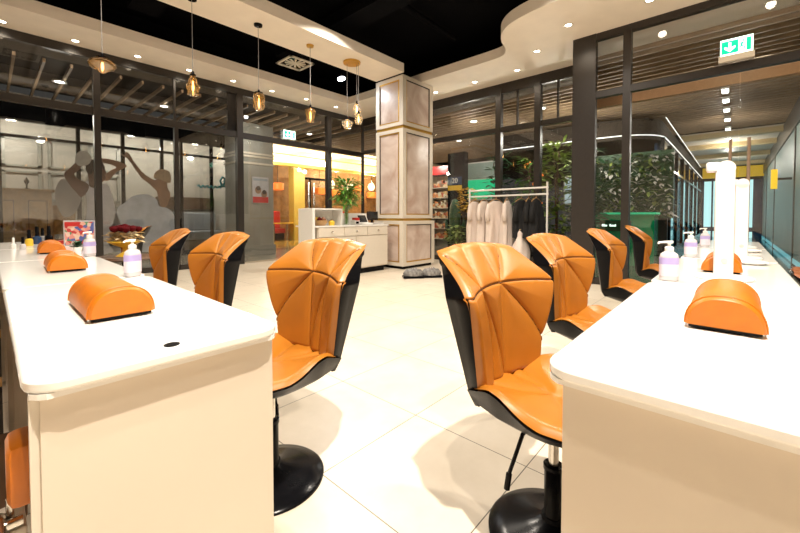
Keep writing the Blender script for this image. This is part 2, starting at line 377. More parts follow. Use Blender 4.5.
# ------------------------------------------------------------ glass walls
def window(name, frame_boxes, pane_boxes, pane='pane', fm='dark_frame'):
    t = struct(empty(name, (0, 0, 0)))
    bm = bm_new()
    for b in frame_boxes: add_box(bm, *b)
    obj('frame', bm, fm, t)
    for p in pane_boxes: box('pane', pane, t, *p)
    return t
YW = 8.0
fb = [(-3.5, 7.3, YW-.03, YW+.05, 3.66, 3.80), (-3.5, 7.3, YW-.03, YW+.05, 2.74, 2.86)]
for x in (-1.0, 1.22, 3.62, 6.0):
    w = .13 if x > 3 else .09
    fb.append((x, x+w, YW-.05, YW+.07, 0, 3.66))
fb.append((3.44, 3.62, YW, YW+.05, 2.86, 3.66))
for x in (2.42,): fb.append((x, x+.07, YW-.03, YW+.05, 0, 2.74))
for x in (2.42,): fb.append((x, x+.035, YW-.02, YW+.04, 2.86, 3.66))
fb += [(-3.5, 3.7, YW-.03, YW+.05, 0, .10), (6.1, 7.3, YW-.03, YW+.05, 0, .1), (7.24, 7.30, YW-.04, YW+.03, 0, 3.8)]
window('window_1', fb, [(-3.5, 3.62, YW+.0, YW+.012, .1, 3.66), (3.75, 6.0, YW, YW+.012, 2.86, 3.66), (6.13, 7.2, YW, YW+.012, .1, 3.66)])
# open glass door leaf pair in the left wall
t = struct(empty('door_1', (0, 0, 0)))
box('pane', 'pane', t, 3.78, 4.86, YW, YW+.012, .03, 2.72)
box('pane', 'pane', t, 4.89, 5.97, YW, YW+.012, .03, 2.72)
bm = bm_new(); add_box(bm, 3.76, 4.87, YW-.012, YW+.024, 0, .035); add_box(bm, 4.88, 5.98, YW-.012, YW+.024, 0, .035); obj('rail', bm, 'chrome', t)
# right glass wall x=7.25
XW = 7.25
fb = [(XW-.03, XW+.05, 2.1, 8, 3.6, 3.8), (XW-.03, XW+.05, 2.1, 8, 2.80, 2.90), (XW-.03, XW+.05, 2.1, 8, 0, .1)]
for y, w in ((3.66, .12), (2.83, .12)): fb.append((XW-.05, XW+.07, y, y+w, 0, 3.7))
fb += [(XW-.02, XW+.03, 3.3, 3.33, 2.9, 3.6), (XW-.02, XW+.03, 2.5, 2.53, 2.9, 3.6)]
window('window_2', fb, [(XW, XW+.012, 2.1, 8, .1, 3.62)])
# big dark pier and return
bm = bm_new(); add_box(bm, 6.2, 6.36, 1.67, 1.93, 0, 3.8); add_box(bm, 6.36, 7.3, 1.9, 1.98, 0, 3.8); struct(obj('wall_pier', bm, 'dark_frame'))
XF = 6.25
fb = [(XF-.04, XF+.05, -3.4, 1.67, 3.70, 3.83), (XF-.044, XF+.055, -3.4, 1.66, 2.835, 2.93), (XF-.05, XF+.07, 1.14, 1.24, 0, 3.72), (XF-.052, XF+.05, 1.60, 1.67, 0, 3.8), (XF-.05, XF+.07, -1.30, -1.20, 0, 3.72), (XF-.03, XF+.05, 1.24, 1.6, 0, .1), (XF-.04, XF+.05, -3.4, -1.3, 0, .1)]
window('window_3', fb, [(XF, XF+.012, -1.2, 1.14, 2.93, 3.7), (XF, XF+.012, 1.24, 1.6, .1, 3.7), (XF, XF+.012, -3.4, -1.3, .1, 3.7)])
t = struct(empty('door_2', (0, 0, 0)))
box('pane', 'pane', t, XF, XF+.012, -1.19, -.028, .04, 2.81); box('pane', 'pane', t, XF, XF+.012, -.016, 1.13, .04, 2.81)
for y in (.055, -.115):
    bm = bm_new(); add_tube(bm, [(XF-.055, y, .72), (XF-.055, y, 2.0)], .017)
    for z in (.85, 1.87): add_tube(bm, [(XF-.055, y, z), (XF+.002, y, z)], .009)
    obj('pull_handle', bm, 'copper', t, True)
bm = bm_new(); add_box(bm, XF-.012, XF+.024, -1.19, 1.13, 0, .04); obj('rail', bm, 'dark_frame', t)

# ------------------------------------------------------------ exit signs
def exit_sign(name, loc, rz, w, h, label, arrow=True, bar=True):
    # local: faces -Y, width along X
    t = thing(name, loc, label, 'exit sign', rz)
    box('housing', 'exitw', t, -w/2, w/2, -.015, .02, 0, h)
    def plate(nm, m, x0, x1, z0, z1, y=-.019): return box(nm, m, t, x0, x1, y, -.014, z0, z1)
    plate('green_panel', 'exit', -w*.46, w*.06, h*.12, h*.88); plate('green_panel', 'exit', w*.30, w*.44, h*.12, h*.88)
    if arrow:
        bm = bm_new(); c = -w*.2
        add_poly_xz(bm, [(c-.012*w/.3, h*.78), (c+.012*w/.3, h*.78), (c+.012*w/.3, h*.45), (c+.05*w/.3, h*.55), (c+.05*w/.3, h*.42), (c, h*.2), (c-.05*w/.3, h*.42), (c-.05*w/.3, h*.55), (c-.012*w/.3, h*.45)], -.024, .004)
        obj('arrow', bm, 'exitw', t)
    # running man in the doorway
    bm = bm_new(); s = w/.3; c = w*.18
    def seg(p, q, wd): 
        d = Vector((q[0]-p[0], q[1]-p[1])); n = Vector((-d.y, d.x)).normalized()*wd*s/2
        P = Vector((c, h*.5)); a = P+Vector(p)*s; b = P+Vector(q)*s
        add_poly_xz(bm, [tuple(a+n), tuple(b+n), tuple(b-n), tuple(a-n)], -.024, .004)
    seg((.0, .03), (-.01, -.012), .018); seg((-.01, -.01), (.02, -.03), .01); seg((.02, -.03), (.022, -.06), .009); seg((-.01, -.01), (-.028, -.045), .01)
    seg((0, .025), (.03, .01), .008); seg((0, .025), (-.03, .012), .008)
    add_poly_xz(bm, [(c+.008*s+.011*s*math.cos(a*PI/5), h*.5+.048*s+.011*s*math.sin(a*PI/5)) for a in range(10)], -.024, .004)
    obj('running_figure', bm, 'exit', t)
    if bar: box('base_strip', 'offwhite', t, -w*.55, w*.55, -.03, .03, -h*.36, -.0)
    return t
exit_sign('exit_sign', (XF-.06, .02, 3.03), R(-90), .30, .20, 'lit green exit sign with a down arrow above the right double glass doors')
exit_sign('exit_sign', (4.87, YW-.06, 2.89), 0, .30, .19, 'small lit green exit sign above the glass door left of the column', bar=False)

# ============================================================ EXTERIOR
struct(box('floor', 'mallfloor', None, -8, 40, 8.05, 22, -.1, -.002))
struct(box('floor', 'darkfloor', None, 7.25, 40, -4, 8.05, -.1, -.002))
struct(box('floor', 'darkfloor', None, 6.26, 7.25, -4, 1.9, -.1, .001))
# slatted mall ceiling
bm = bm_new(); add_box(bm, -8, 7.4, 8.1, 11.2, 3.75, 3.8); add_box(bm, 7.42, 40, -4, 12, 3.75, 3.8); add_box(bm, 6.3, 7.42, -4, 1.9, 3.84, 3.88); struct(obj('ceiling', bm, 'deck'))
bm = bm_new(); x = -3.0
while x < 7.2: add_box(bm, x, x+.035, 8.15, 11, 3.48, 3.54); x += .33
x = 7.5
while x < 14: add_box(bm, x, x+.045, -4, 11.0, 3.48, 3.54); x += .22
x = 6.45
while x < 7.4: add_box(bm, x, x+.045, -4, 1.85, 3.48, 3.54); x += .22
struct(obj('ceiling', bm, 'slat'))
struct(box('ceiling', 'panel', None, 14.2, 24, -4, 1.3, 3.44, 3.5))
bm = bm_new()
for x in (14.1, 16.2, 19, 22): add_box(bm, x, x+.25, -.95, 1.25, 3.3, 3.44)
struct(obj('trim_14', bm, 'straw'))
# mall ceiling downlights beyond the glass
proto = empty('mall_downlight', (0, 0, 0)); bm = bm_new(); add_lathe(bm, [(.07, 0), (.10, -.006), (.10, .02), (.07, .02)], seg=16, cap=False); obj('trim_ring', bm, 'lightgrey', proto)
bm = bm_new(); add_lathe(bm, [(.0001, .003), (.07, .003)], seg=16, cap=False); obj('diffuser', bm, 'corlamp', proto)
ML = [(.9, 8.9), (2.6, 9.2), (4.9, 9.6), (6.3, 9.2), (8.2, 4.9), (8.2, 3.2), (8.9, 2.4), (8.0, -.3), (10.0, 6.5), (9.4, 8.8)]
MT = ['over the left shop window, left one', 'over the shop window behind the bottle pendant', 'outside the door beside the exit sign', 'outside left of the column', 'outside right of the column', 'outside behind the middle right mullion', 'outside above the green counter', 'in the corridor ceiling above the exit sign', 'over the aisle behind the marble column', 'in the far corner of the mall']
for i, (x, y) in enumerate(ML):
    o = proto if i == 0 else dup(proto); o.location = (x, y, 3.41); tag(o, 'pale mall ceiling spotlight ' + MT[i], 'ceiling light', 'mall downlights beyond the glass')
# corridor linear lamps
proto = empty('linear_ceiling_lamp', (0, 0, 0)); bm = bm_new(); add_box(bm, -.16, .16, -.06, .06, 0, .06, bev=.01); obj('housing', bm, 'lightgrey', proto)
bm = bm_new(); add_box(bm, -.14, .14, -.045, .045, -.006, .0); obj('diffuser', bm, 'corlamp', proto)
n_ = ['nearest the glass doors', 'second from the doors', 'third from the doors', 'fourth from the doors', 'fifth from the doors', 'sixth from the doors', 'seventh from the doors', 'eighth from the doors', 'ninth, at the far end']
for i, x in enumerate((8.0, 9.2, 10.0, 10.9, 12.0, 13.3, 15.0, 17.2, 20)):
    o = proto if i == 0 else dup(proto); o.location = (x, .17, 3.36); tag(o, 'white rectangular lamp in the right corridor ceiling, ' + n_[i], 'ceiling light', 'row of corridor ceiling lamps')
# peach bulkhead outside the right doors
struct(box('trim_5', 'copper', None, 6.9, 7.0, -4, 1.88, 2.86, 3.09))
bpy.data.objects['trim_5'].data.materials[0] = mat('peach_fascia', (.55, .34, .20), .4, noise=.05)

# opposite storefront at y=11
YO = 11.0
fb = [(-4, 5.0, YO-.05, YO+.05, 3.0, 3.42), (-4, 4.95, YO-.03, YO+.03, 2.66, 2.72), (-4, 5, YO-.04, YO+.04, 0, .12)]
for x in (-1.2, .14, 1.36, 2.18, 3.0, 3.45, 4.22, 4.85): fb.append((x, x+.07, YO-.04, YO+.04, .1, 3.0))
window('window_4', fb, [(-4, 4.9, YO, YO+.012, .12, 3.0)], pane='pane2', fm='black')
struct(box('wall_far', 'mallwhite', None, -4, 5.0, 13.0, 13.1, 0, 3.6)); struct(box('ceiling', 'mallwhite', None, -4, 5, 11.1, 13.1, 3.5, 3.6)); struct(box('wall_far', 'mallwhite', None, 4.95, 5.0, 11.05, 13, 0, 3.5))
bm = bm_new()
for x in (-.6, .25, 1.05, 1.85):
    for z0, z1 in ((.3, 1.3), (1.42, 2.15), (2.25, 2.95)):
        add_box(bm, x, x+.06, 12.94, 13.0, z0, z1); add_box(bm, x+.62, x+.68, 12.94, 13.0, z0, z1); add_box(bm, x, x+.68, 12.94, 13, z0, z0+.05); add_box(bm, x, x+.68, 12.94, 13, z1-.05, z1)
struct(obj('trim_6', bm, 'mallgrey'))
t = thing('wooden_cabinet', (.3, 12.1, 0), 'honey-coloured wooden counter with panelled doors behind the far left shop window', 'cabinet')
bm = bm_new(); add_box(bm, -.9, .72, -.2, .3, .35, 1.6); obj('body', bm, 'wood', t)
bm = bm_new(); add_box(bm, -.95, .77, -.25, .35, 1.6, 1.66); obj('worktop', bm, 'wood', t)
for x in (-.82, -.28, .26):
    d = box('door', 'wood', t, x, x+.44, -.225, -.2, .45, 1.5); box('raised_panel', 'darkwood', d, x+.06, x+.38, -.232, -.225, .55, 1.4); box('centre_panel', 'wood', d, x+.075, x+.365, -.238, -.232, .565, 1.385)
bm = bm_new(); add_box(bm, -.9, .72, -.15, .28, 0, .35); obj('plinth', bm, 'darkwood', t)
t = thing('wooden_chair', (1.25, 12.0, 0), 'pale wooden chair beside the honey counter behind the far left shop window', 'chair')
for x, y in ((-.2, -.2), (.2, -.2), (-.2, .2), (.2, .2)): box('leg', 'wood', t, x-.02, x+.02, y-.02, y+.02, 0, .45 if y < 0 else 1.15)
box('seat', 'wood', t, -.22, .22, -.22, .22, .45, .49); box('backrest', 'wood', t, -.2, .2, .18, .21, .6, 1.3)
for x in (.1, .62):
    t = thing('table_lamp', (x, 12.1, 1.66), ('small dark finial lamp on the wooden counter, left one' if x < .3 else 'small dark finial lamp on the wooden counter, right one'), 'lamp')
    bm = bm_new(); add_lathe(bm, [(.05, 0), (.05, .02), (.015, .04), (.02, .12), (.05, .17), (.02, .24), (.004, .28)], seg=12); obj('stand', bm, 'black', t, True)

# mural print on the shop window: two people
t = thing('window_mural', (0, YO-.08, 0), 'large printed window picture of two people in pale clothing stretching their arms', 'poster')
def mural(nm, m, pts, y, n=4):
    bm = bm_new(); add_poly_xz(bm, smooth_closed(pts, n), y, .004); return obj(nm, bm, m, t)
# seated man, hands behind the head, seen against a grey print
mural('grey_cloth', 'grey', [(.98, 1.5), (1.1, 1.85), (1.3, 1.7), (1.42, 1.45), (1.3, 1.1), (1.1, 1.05)], .0)
mural('vest', 'vest', [(1.478, 1.756), (1.545, 1.845), (1.592, 1.721), (1.71, 1.70), (1.849, 1.80), (1.924, 1.74), (2.0, 1.436), (2.049, 1.126), (2.2, .3), (1.4, .2), (1.5, 1.0), (1.52, 1.4)], -.004)
mural('far_arm', 'skin_light', [(1.738, 2.375), (1.998, 2.37), (2.232, 2.298), (2.268, 2.234), (2.175, 2.158), (2.065, 2.081), (1.937, 1.895), (1.849, 1.867), (1.844, 1.975), (1.958, 2.116), (2.066, 2.192), (1.978, 2.25), (1.753, 2.29)], -.005)
mural('near_arm', 'skin_dark', [(1.141, 1.96), (1.262, 2.135), (1.407, 2.296), (1.47, 2.24), (1.387, 2.064), (1.306, 1.974), (1.383, 1.868), (1.511, 1.80), (1.56, 1.72), (1.524, 1.59), (1.425, 1.467), (1.331, 1.581), (1.224, 1.741)], -.008)
mural('face', 'skin_dark', [(1.549, 2.079), (1.56, 1.87), (1.57, 1.72), (1.709, 1.69), (1.80, 1.82), (1.862, 1.92), (1.851, 1.997), (1.875, 2.04), (1.835, 2.147), (1.7, 2.178)], -.012)
mural('hair', 'hair_dark', [(1.516, 2.06), (1.519, 2.245), (1.619, 2.328), (1.771, 2.328), (1.848, 2.193), (1.836, 2.12), (1.717, 2.15), (1.64, 2.06), (1.598, 1.99)], -.016)
mural('head_towel', 'towel', [(1.327, 2.266), (1.345, 2.413), (1.442, 2.509), (1.556, 2.49), (1.614, 2.382), (1.585, 2.252), (1.502, 2.18), (1.388, 2.169)], -.02)
mural('robe', 'robe', [(2.049, 1.126), (2.236, 1.376), (2.427, 1.541), (2.701, 1.576), (2.882, 1.465), (2.941, 1.299), (3.152, 1.231), (3.3, .987), (3.4, .3), (2.0, .2)], -.004)
mural('raised_arm', 'skin_light', [(2.18, 2.55), (2.23, 2.50), (2.25, 2.58), (2.32, 2.56), (2.402, 2.406), (2.514, 2.235), (2.649, 2.071), (2.828, 1.959), (2.95, 1.846), (2.886, 1.70), (2.745, 1.836), (2.56, 2.0), (2.44, 2.203), (2.30, 2.416), (2.19, 2.49)], -.008)
mural('back_and_neck', 'skin_light', [(2.848, 1.937), (2.992, 1.98), (3.12, 1.9), (3.14, 1.75), (3.2, 1.6), (3.11, 1.30), (2.99, 1.28), (2.942, 1.4), (2.905, 1.608)], -.012)
mural('hair', 'hair_light', [(2.828, 2.0), (2.863, 2.151), (2.997, 2.243), (3.166, 2.201), (3.215, 2.035), (3.182, 1.893), (3.08, 1.93), (3.0, 1.96), (2.931, 1.991)], -.016)
# teal lettering-like script, grey vertical lettering on the shop window
def text_obj(name, s, size, m, parent, loc, rot, ext=.004, font_shear=0):
    c = bpy.data.curves.new(name, 'FONT'); c.body = s; c.size = size; c.extrude = ext; c.align_x = 'CENTER'; c.align_y = 'CENTER'; c.shear = font_shear
    o = bpy.data.objects.new(name, c); COL.objects.link(o)
    dg = bpy.context.evaluated_depsgraph_get(); me = bpy.data.meshes.new_from_object(o.evaluated_get(dg)); bpy.data.objects.remove(o)
    o = bpy.data.objects.new(name, me); COL.objects.link(o); me.materials.append(M[m])
    if parent: o.parent = parent
    o.location = loc; o.rotation_euler = rot
    return o
bm = bm_new(); pts = []
for i in range(60):
    q = i/59; pts.append((3.86+q*.62, YO-.09, 1.86 + .03*math.sin(q*36)))
add_tube(bm, pts, .022, 6); add_tube(bm, [(4.42, YO-.09, 1.86), (4.56, YO-.09, 1.95), (4.6, YO-.09, 2.1), (4.52, YO-.09, 2.16), (4.46, YO-.09, 2.05), (4.5, YO-.09, 1.9), (4.62, YO-.09, 1.88)], .03, 6)
tag(obj('window_script', bm, 'teal'), 'teal handwriting-style script on the shop window left of the glass door', 'sign')
t = thing('window_lettering', (4.72, YO-.09, 2.2), 'grey vertical block lettering on the shop window beside the door frame', 'sign')
bm = bm_new()
for k in range(5):
    z = .42-k*.19
    if k % 2: add_box(bm, -.09, .09, 0, .01, z, z+.03); add_box(bm, -.09, .09, 0, .01, z+.1, z+.13); add_box(bm, -.09, -.05, 0, .01, z, z+.13)
    else: add_box(bm, -.09, -.05, 0, .01, z, z+.13); add_box(bm, .05, .09, 0, .01, z, z+.13); add_box(bm, -.05, .05, 0, .01, z+.05, z+.08)
obj('letters', bm, 'paper', t)
# blue-grey benches and wood band inside the shop
struct(box('trim_7', 'darkwood', None, 3.4, 4.95, 12.6, 12.95, 1.25, 1.62))
t = thing('lounge_bench', (4.1, 12.0, 0), 'blue-grey padded bench inside the shop behind the teal script', 'bench')
box('seat', 'bluegrey', t, -.75, .75, -.3, .3, .35, .6, bev=.04); box('backrest', 'bluegrey', t, -.75, .75, .22, .36, .6, 1.15, bev=.04); box('base', 'darkwood', t, -.7, .7, -.25, .3, 0, .35)

# marble-look pillar outside with mouldings and poster
t = struct(empty('wall_mall_pillar', (4.62, 9.75, 0)))
box('shaft', 'mallgrey', t, -.3, .72, -.2, .5, 0, 3.5); box('base', 'mallgrey', t, -.34, .76, -.24, .54, 0, .25)
for z in (2.42, 2.6, 2.68): box('moulding', 'offwhite', t, -.33, .75, -.23, .53, z, z+.05)
t = thing('wall_poster', (4.95, 9.53, 1.72), 'blue and red poster with two round portraits on the grey pillar by the door', 'poster')
box('sheet', 'vest', t, -.23, .23, -.01, 0, -.33, .37); box('red_band', 'red', t, -.22, .22, -.016, -.01, -.32, -.16); box('header_strip', 'bluegrey', t, -.2, .2, -.016, -.01, .27, .33)
for x, z in ((-.07, .02), (.1, -.08)):
    bm = bm_new(); add_poly_xz(bm, [(x+.085*math.cos(a*PI/8), z+.1*math.sin(a*PI/8)) for a in range(16)], -.02, .006); obj('portrait', bm, 'skin_light', t)
    bm = bm_new(); add_poly_xz(bm, [(x+.06*math.cos(a*PI/8), z+.05+.06*math.sin(a*PI/8)) for a in range(16)], -.026, .006); obj('portrait_hair', bm, 'hair_dark', t)
# far mall: warm lit ceiling, yellow pillar, restaurant front
struct(box('trim_8', 'yellowwall', None, 8.72, 9.25, 13.9, 14.3, 0, 3.4))
struct(box('floor', 'yellowfloor', None, 5.4, 16, 11.2, 17, -.05, .004))  # floor in one even yellow
bm = bm_new(); add_box(bm, 5.1, 18, 11.0, 17, 3.55, 3.6); struct(obj('ceiling', bm, 'cream'))
t = struct(empty('trim_9', (0, 0, 0))); box('bulkhead', 'yellowwall', t, 5.2, 18, 13.6, 13.9, 3.1, 3.55); box('cove_strip', 'cove', t, 5.4, 16, 13.45, 13.58, 3.2, 3.5); box('cove_strip', 'covew', t, 5.6, 14, 12.0, 12.3, 3.5, 3.54)
box('cove_strip', 'covew', t, 5.6, 14, 11.3, 11.4, 3.5, 3.54)
struct(box('wall_restaurant', 'wood', None, 5.2, 18, 15.6, 15.7, 0, 3.6))
t = struct(empty('door_3', (10.2, 14.9, 0)))
bm = bm_new(); add_box(bm, -1.0, -.94, 0, .06, 0, 2.8); add_box(bm, 1.0, 1.06, 0, .06, 0, 2.8); add_box(bm, -1, 1.06, 0, .06, 2.75, 2.85); add_box(bm, 0, .05, 0, .06, 0, 2.8); obj('frame', bm, 'black', t)
for x in (-.12, .17):
    bm = bm_new(); add_tube(bm, [(x, -.07, .5), (x, -.07, 2.6)], .035, 8); add_tube(bm, [(x, -.07, .8), (x, .0, .8)], .02, 6); add_tube(bm, [(x, -.07, 2.3), (x, .0, 2.3)], .02, 6); obj('pull_handle', bm, 'chrome', t, True)
box('pane', 'pane2', t, -.94, 1.0, .02, .032, 0, 2.75)
for i, (x, z) in enumerate(((8.65, 2.35), (10.9, 2.25), (11.9, 2.2), (13.4, 2.5), (14.4, 2.2))):
    w_ = ['left of the silver door pulls', 'right of the silver door pulls', 'behind the lily leaves', 'beside the column, upper one', 'hidden by the column edge'][i]
    t = thing('orange_lantern', (x, 15.1, z), 'glowing orange drum lantern in the far restaurant, ' + w_, 'lantern', 0, 'orange restaurant lanterns')
    bm = bm_new(); add_lathe(bm, [(.2, -.16), (.27, -.13), (.27, .13), (.2, .16)], seg=18); obj('shade', bm, 'orangeglow', t, True)
    bm = bm_new(); add_tube(bm, [(0, 0, .16), (0, 0, 3.55-z)], .01, 6); obj('cord', bm, 'black', t)
for i, (x, z) in enumerate(((11.2, 2.55), (12.4, 2.5), (13.9, 2.6))):
    t = thing('white_lantern', (x, 14.6, z), 'pale glowing globe lamp in the far restaurant, ' + ['left', 'middle', 'right'][i] + ' of three', 'lamp', 0, 'white restaurant globes')
    bm = bm_new(); add_lathe(bm, [(.001, -.2), (.12, -.17), (.2, 0), (.12, .17), (.001, .2)], seg=18, cap=False); obj('globe', bm, 'covew', t, 'all')
    bm = bm_new(); add_tube(bm, [(0, 0, .19), (0, 0, 3.55-z)], .01, 6); obj('cord', bm, 'black', t)
for i, x in enumerate((7.6, 8.35, 9.6, 11.2, 12.3)):
    t = thing('red_banquette', (x, 14.75, 0), 'red upholstered restaurant banquette in the far mall, ' + ['nearest the grey pillar', 'second from the grey pillar', 'left of the silver door pulls', 'behind the lily vase', 'farthest right'][i], 'seat', 0, 'red restaurant seats')
    box('seat', 'red', t, -.32, .32, -.25, .25, .3, .5, bev=.03); box('backrest', 'red', t, -.32, .32, .18, .3, .5, 1.25, bev=.03); box('base', 'black', t, -.28, .28, -.2, .25, 0, .3)
for i, x in enumerate((7.9, 8.5)):
    t = thing('round_table', (x, 14.1, 0), 'small yellow-topped restaurant table before the red seats, ' + ['left', 'right'][i] + ' one', 'table')
    bm = bm_new(); add_lathe(bm, [(.28, .72), (.28, .76)], seg=20); obj('table_top', bm, 'yellow', t); bm = bm_new(); add_lathe(bm, [(.18, 0), (.03, .03), (.03, .72)], seg=14); obj('pedestal', bm, 'chrome', t, True)

# ---- right-hand mall shops
def shelf_unit(name, loc, w, h, label, n=6, rz=0, head=None):
    t = thing(name, loc, label, 'shelves', rz)
    bm = bm_new(); add_box(bm, -w/2, -w/2+.03, -.18, .18, 0, h); add_box(bm, w/2-.03, w/2, -.18, .18, 0, h); add_box(bm, -w/2, w/2, .15, .18, 0, h); obj('body', bm, 'offwhite', t)
    for k in range(n):
        z = .25 + k*(h-.35)/n
        s = box('shelf', 'offwhite', t, -w/2+.03, w/2-.03, -.17, .15, z, z+.025)
        bm = bm_new(); x = -w/2+.05
        while x < w/2-.12:
            ww = random.uniform(.06, .11); hh = random.uniform(.12, (h-.35)/n-.08); add_box(bm, x, x+ww, -.14, 0, z+.025, z+.025+hh); x += ww+.012
        g = obj('packed_goods', bm, 'shelfgoods', s); g['kind'] = 'stuff'
    if head: box('header_sign', head, t, -w/2, w/2, -.2, -.16, h, h+.3)
    return t
shelf_unit('goods_shelf', (10.6, 7.3, 0), 1.3, 2.45, 'bright shelves of small packaged goods seen just right of the column', rz=R(-90), head='red')
shelf_unit('goods_shelf', (10.6, 8.75, 0), 1.3, 2.45, 'shelves of packaged goods beyond the column, mostly hidden by it', rz=R(-90), head='red')
# dark pylon sign with yellow strip
t = thing('pylon_sign', (9.0, 5.95, 0), 'dark pylon sign with a yellow band and white marks behind the cactus', 'sign', R(-90))
box('post', 'black', t, -.28, .28, 0, .2, 0, 2.85); box('yellow_band', 'yellow', t, -.27, .2, -.01, 0, 1.78, 1.92); box('print_panel', 'navy', t, -.27, .2, -.01, 0, 1.94, 2.16)
text_obj('lettering', '20', .2, 'paper', t, (-.03, -.014, 2.05), (R(90), 0, 0))
# lit green panel
t = thing('green_light_panel', (9.6, 5.45, 0), 'glowing green shop panel behind the left end of the garment rack', 'sign', R(-90))
box('panel', 'greenlit', t, -.5, .5, 0, .06, 1.55, 2.1); box('frame', 'lightgrey', t, -.54, .54, .02, .1, 1.5, 2.62); box('upper_panel', 'frosted', t, -.5, .5, -.005, .02, 2.14, 2.58); box('stand', 'dark_frame', t, -.45, .45, .03, .09, 0, 1.5)

# plants
def pot_plant(name, loc, h, r, n, m, label, cat='plant', lw=.045, L=.24, trunk=.02, potm='black', potr=.17, poth=.35, flowers=None, stretch=1.0):
    t = thing(name, loc, label, cat)
    bm = bm_new(); add_lathe(bm, [(potr*.75, 0), (potr, poth), (potr*.88, poth), (potr*.85, poth-.04), (.001, poth-.04)], seg=18, cap=False); obj('pot', bm, potm, t, True)
    bm = bm_new(); random_dirs = []
    for k in range(3): add_tube(bm, [(0, 0, poth-.05), (random.uniform(-.05, .05), random.uniform(-.05, .05), h*.6), (random.uniform(-.5, .5)*r, random.uniform(-.5, .5)*r, h*.92)], trunk, 6, trunk*.5)
    obj('stem', bm, 'darkwood', t)
    bm = bm_new()
    for k in range(n):
        a = random.uniform(0, 2*PI); q = math.sqrt(random.random()); zz = random.uniform(poth+.1, h)
        rr = r*q*(1-.35*abs((zz-h*.6)/(h*.6)))
        p = (rr*math.cos(a), rr*math.sin(a)*stretch, zz); add_leaf(bm, p, (math.cos(a+random.uniform(-.8, .8)), math.sin(a+random.uniform(-.8, .8)), random.uniform(-.2, .9)), L*random.uniform(.6, 1.2), lw*random.uniform(.7, 1.2))
    obj('foliage', bm, m, t, 'all')
    if flowers:
        for k in range(8):
            a = random.uniform(0, 2*PI); p = (r*.8*math.cos(a), r*.8*math.sin(a), random.uniform(h*.4, h))
            bm = bm_new(); add_lathe(bm, [(.001, -.04), (.05, -.02), (.06, .01), (.03, .05), (.001, .05)], c=p, seg=10, cap=False); obj('flower', bm, flowers, t, 'all')
    return t
pot_plant('potted_tree', (8.7, 4.45, 0), 2.6, .28, 260, 'leafd', 'tall dark green potted plant outside the glass behind the garment rack, left of the mullion')
pot_plant('potted_tree', (8.9, 3.72, 0), 2.5, .30, 320, 'leaf', 'bushy bright green potted plant with orange blooms outside behind the garment rack', flowers='orangeglow')
pot_plant('potted_tree', (8.5, 2.95, 0), 2.7, .30, 320, 'leaf2', 'pale yellow-green potted tree outside between the two right mullions')
pot_plant('potted_tree', (8.2, 2.25, 0), 2.4, .25, 300, 'leafd', 'dark leafy potted tree outside behind the big dark pier')
pot_plant('potted_cactus_plant', (7.75, 5.12, 0), .8, .16, 130, 'leaf2', 'low round pale green plant at the foot of the cactus outside', poth=.25)
t = thing('cactus', (8.1, 5.38, 0), 'tall dark green cactus figure in a pot outside, right of the column', 'plant')
bm = bm_new(); add_lathe(bm, [(.13, 0), (.17, .25), (.14, .25), (.001, .24)], seg=18, cap=False); obj('pot', bm, 'black', t, True)
bm = bm_new(); add_lathe(bm, [(.10, .2), (.15, .5), (.14, .85), (.15, 1.05), (.13, 1.3), (.06, 1.46), (.001, 1.5)], seg=18, cap=False); add_tube(bm, [(0, -.1, .7), (0, -.27, .8), (0, -.3, 1.1)], .06, 10, .04); add_tube(bm, [(0, .1, .6), (0, .25, .7), (0, .28, .95)], .06, 10, .04); obj('body', bm, 'leafd', t, 'all')
t = thing('yellow_flower_arrangement', (7.6, 4.72, 0), 'yellow flowers on a slim stand outside the glass beside the pale gowns', 'flowers')
bm = bm_new(); add_lathe(bm, [(.12, 0), (.02, .03), (.02, .9), (.1, 1.05), (.12, 1.12)], seg=14); obj('stand', bm, 'black', t, True)
bm = bm_new()
for k in range(160):
    a = random.uniform(0, 2*PI); q = random.random()**.5*.2; add_leaf(bm, (q*math.cos(a), q*math.sin(a), random.uniform(1.1, 1.7)), (math.cos(a), math.sin(a), random.uniform(-.2, 1)), .1, .035)
obj('blossoms', bm, 'yellow', t, 'all')
# white appliance/poster panel right of second mullion
t = thing('light_box_poster', (9.4, 2.85, 0), 'pale blue lit poster stand outside between the right mullion and the dark pier', 'poster', R(-90))
box('sheet', mat('pale_blue_lit_sheet', (.5, .6, .65), .4, noise=.3, nscale=5, emit=(.5, .7, .8), estr=.35), t, -.22, .22, -.012, 0, 1.35, 1.95); box('frame', 'lightgrey', t, -.25, .25, 0, .04, 1.3, 2.0); box('stand', 'black', t, -.03, .03, 0, .04, 0, 1.3)
# green counter with white text
t = thing('green_counter', (9.0, 1.85, 0), 'green glossy counter with tiny white lettering outside the right glass', 'counter', R(-90))
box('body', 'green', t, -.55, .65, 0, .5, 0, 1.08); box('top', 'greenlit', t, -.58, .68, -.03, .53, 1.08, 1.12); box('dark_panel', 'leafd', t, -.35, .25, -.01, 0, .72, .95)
bm = bm_new()
for k, (x, h_) in enumerate(((-.30, .05), (-.27, .05), (-.245, .035), (-.22, .035), (-.15, .05), (-.125, .035), (-.10, .035), (-.075, .035), (-.05, .045))): add_box(bm, x, x+.016, -.018, -.012, .82, .82+h_)
obj('lettering', bm, 'exitw', t)
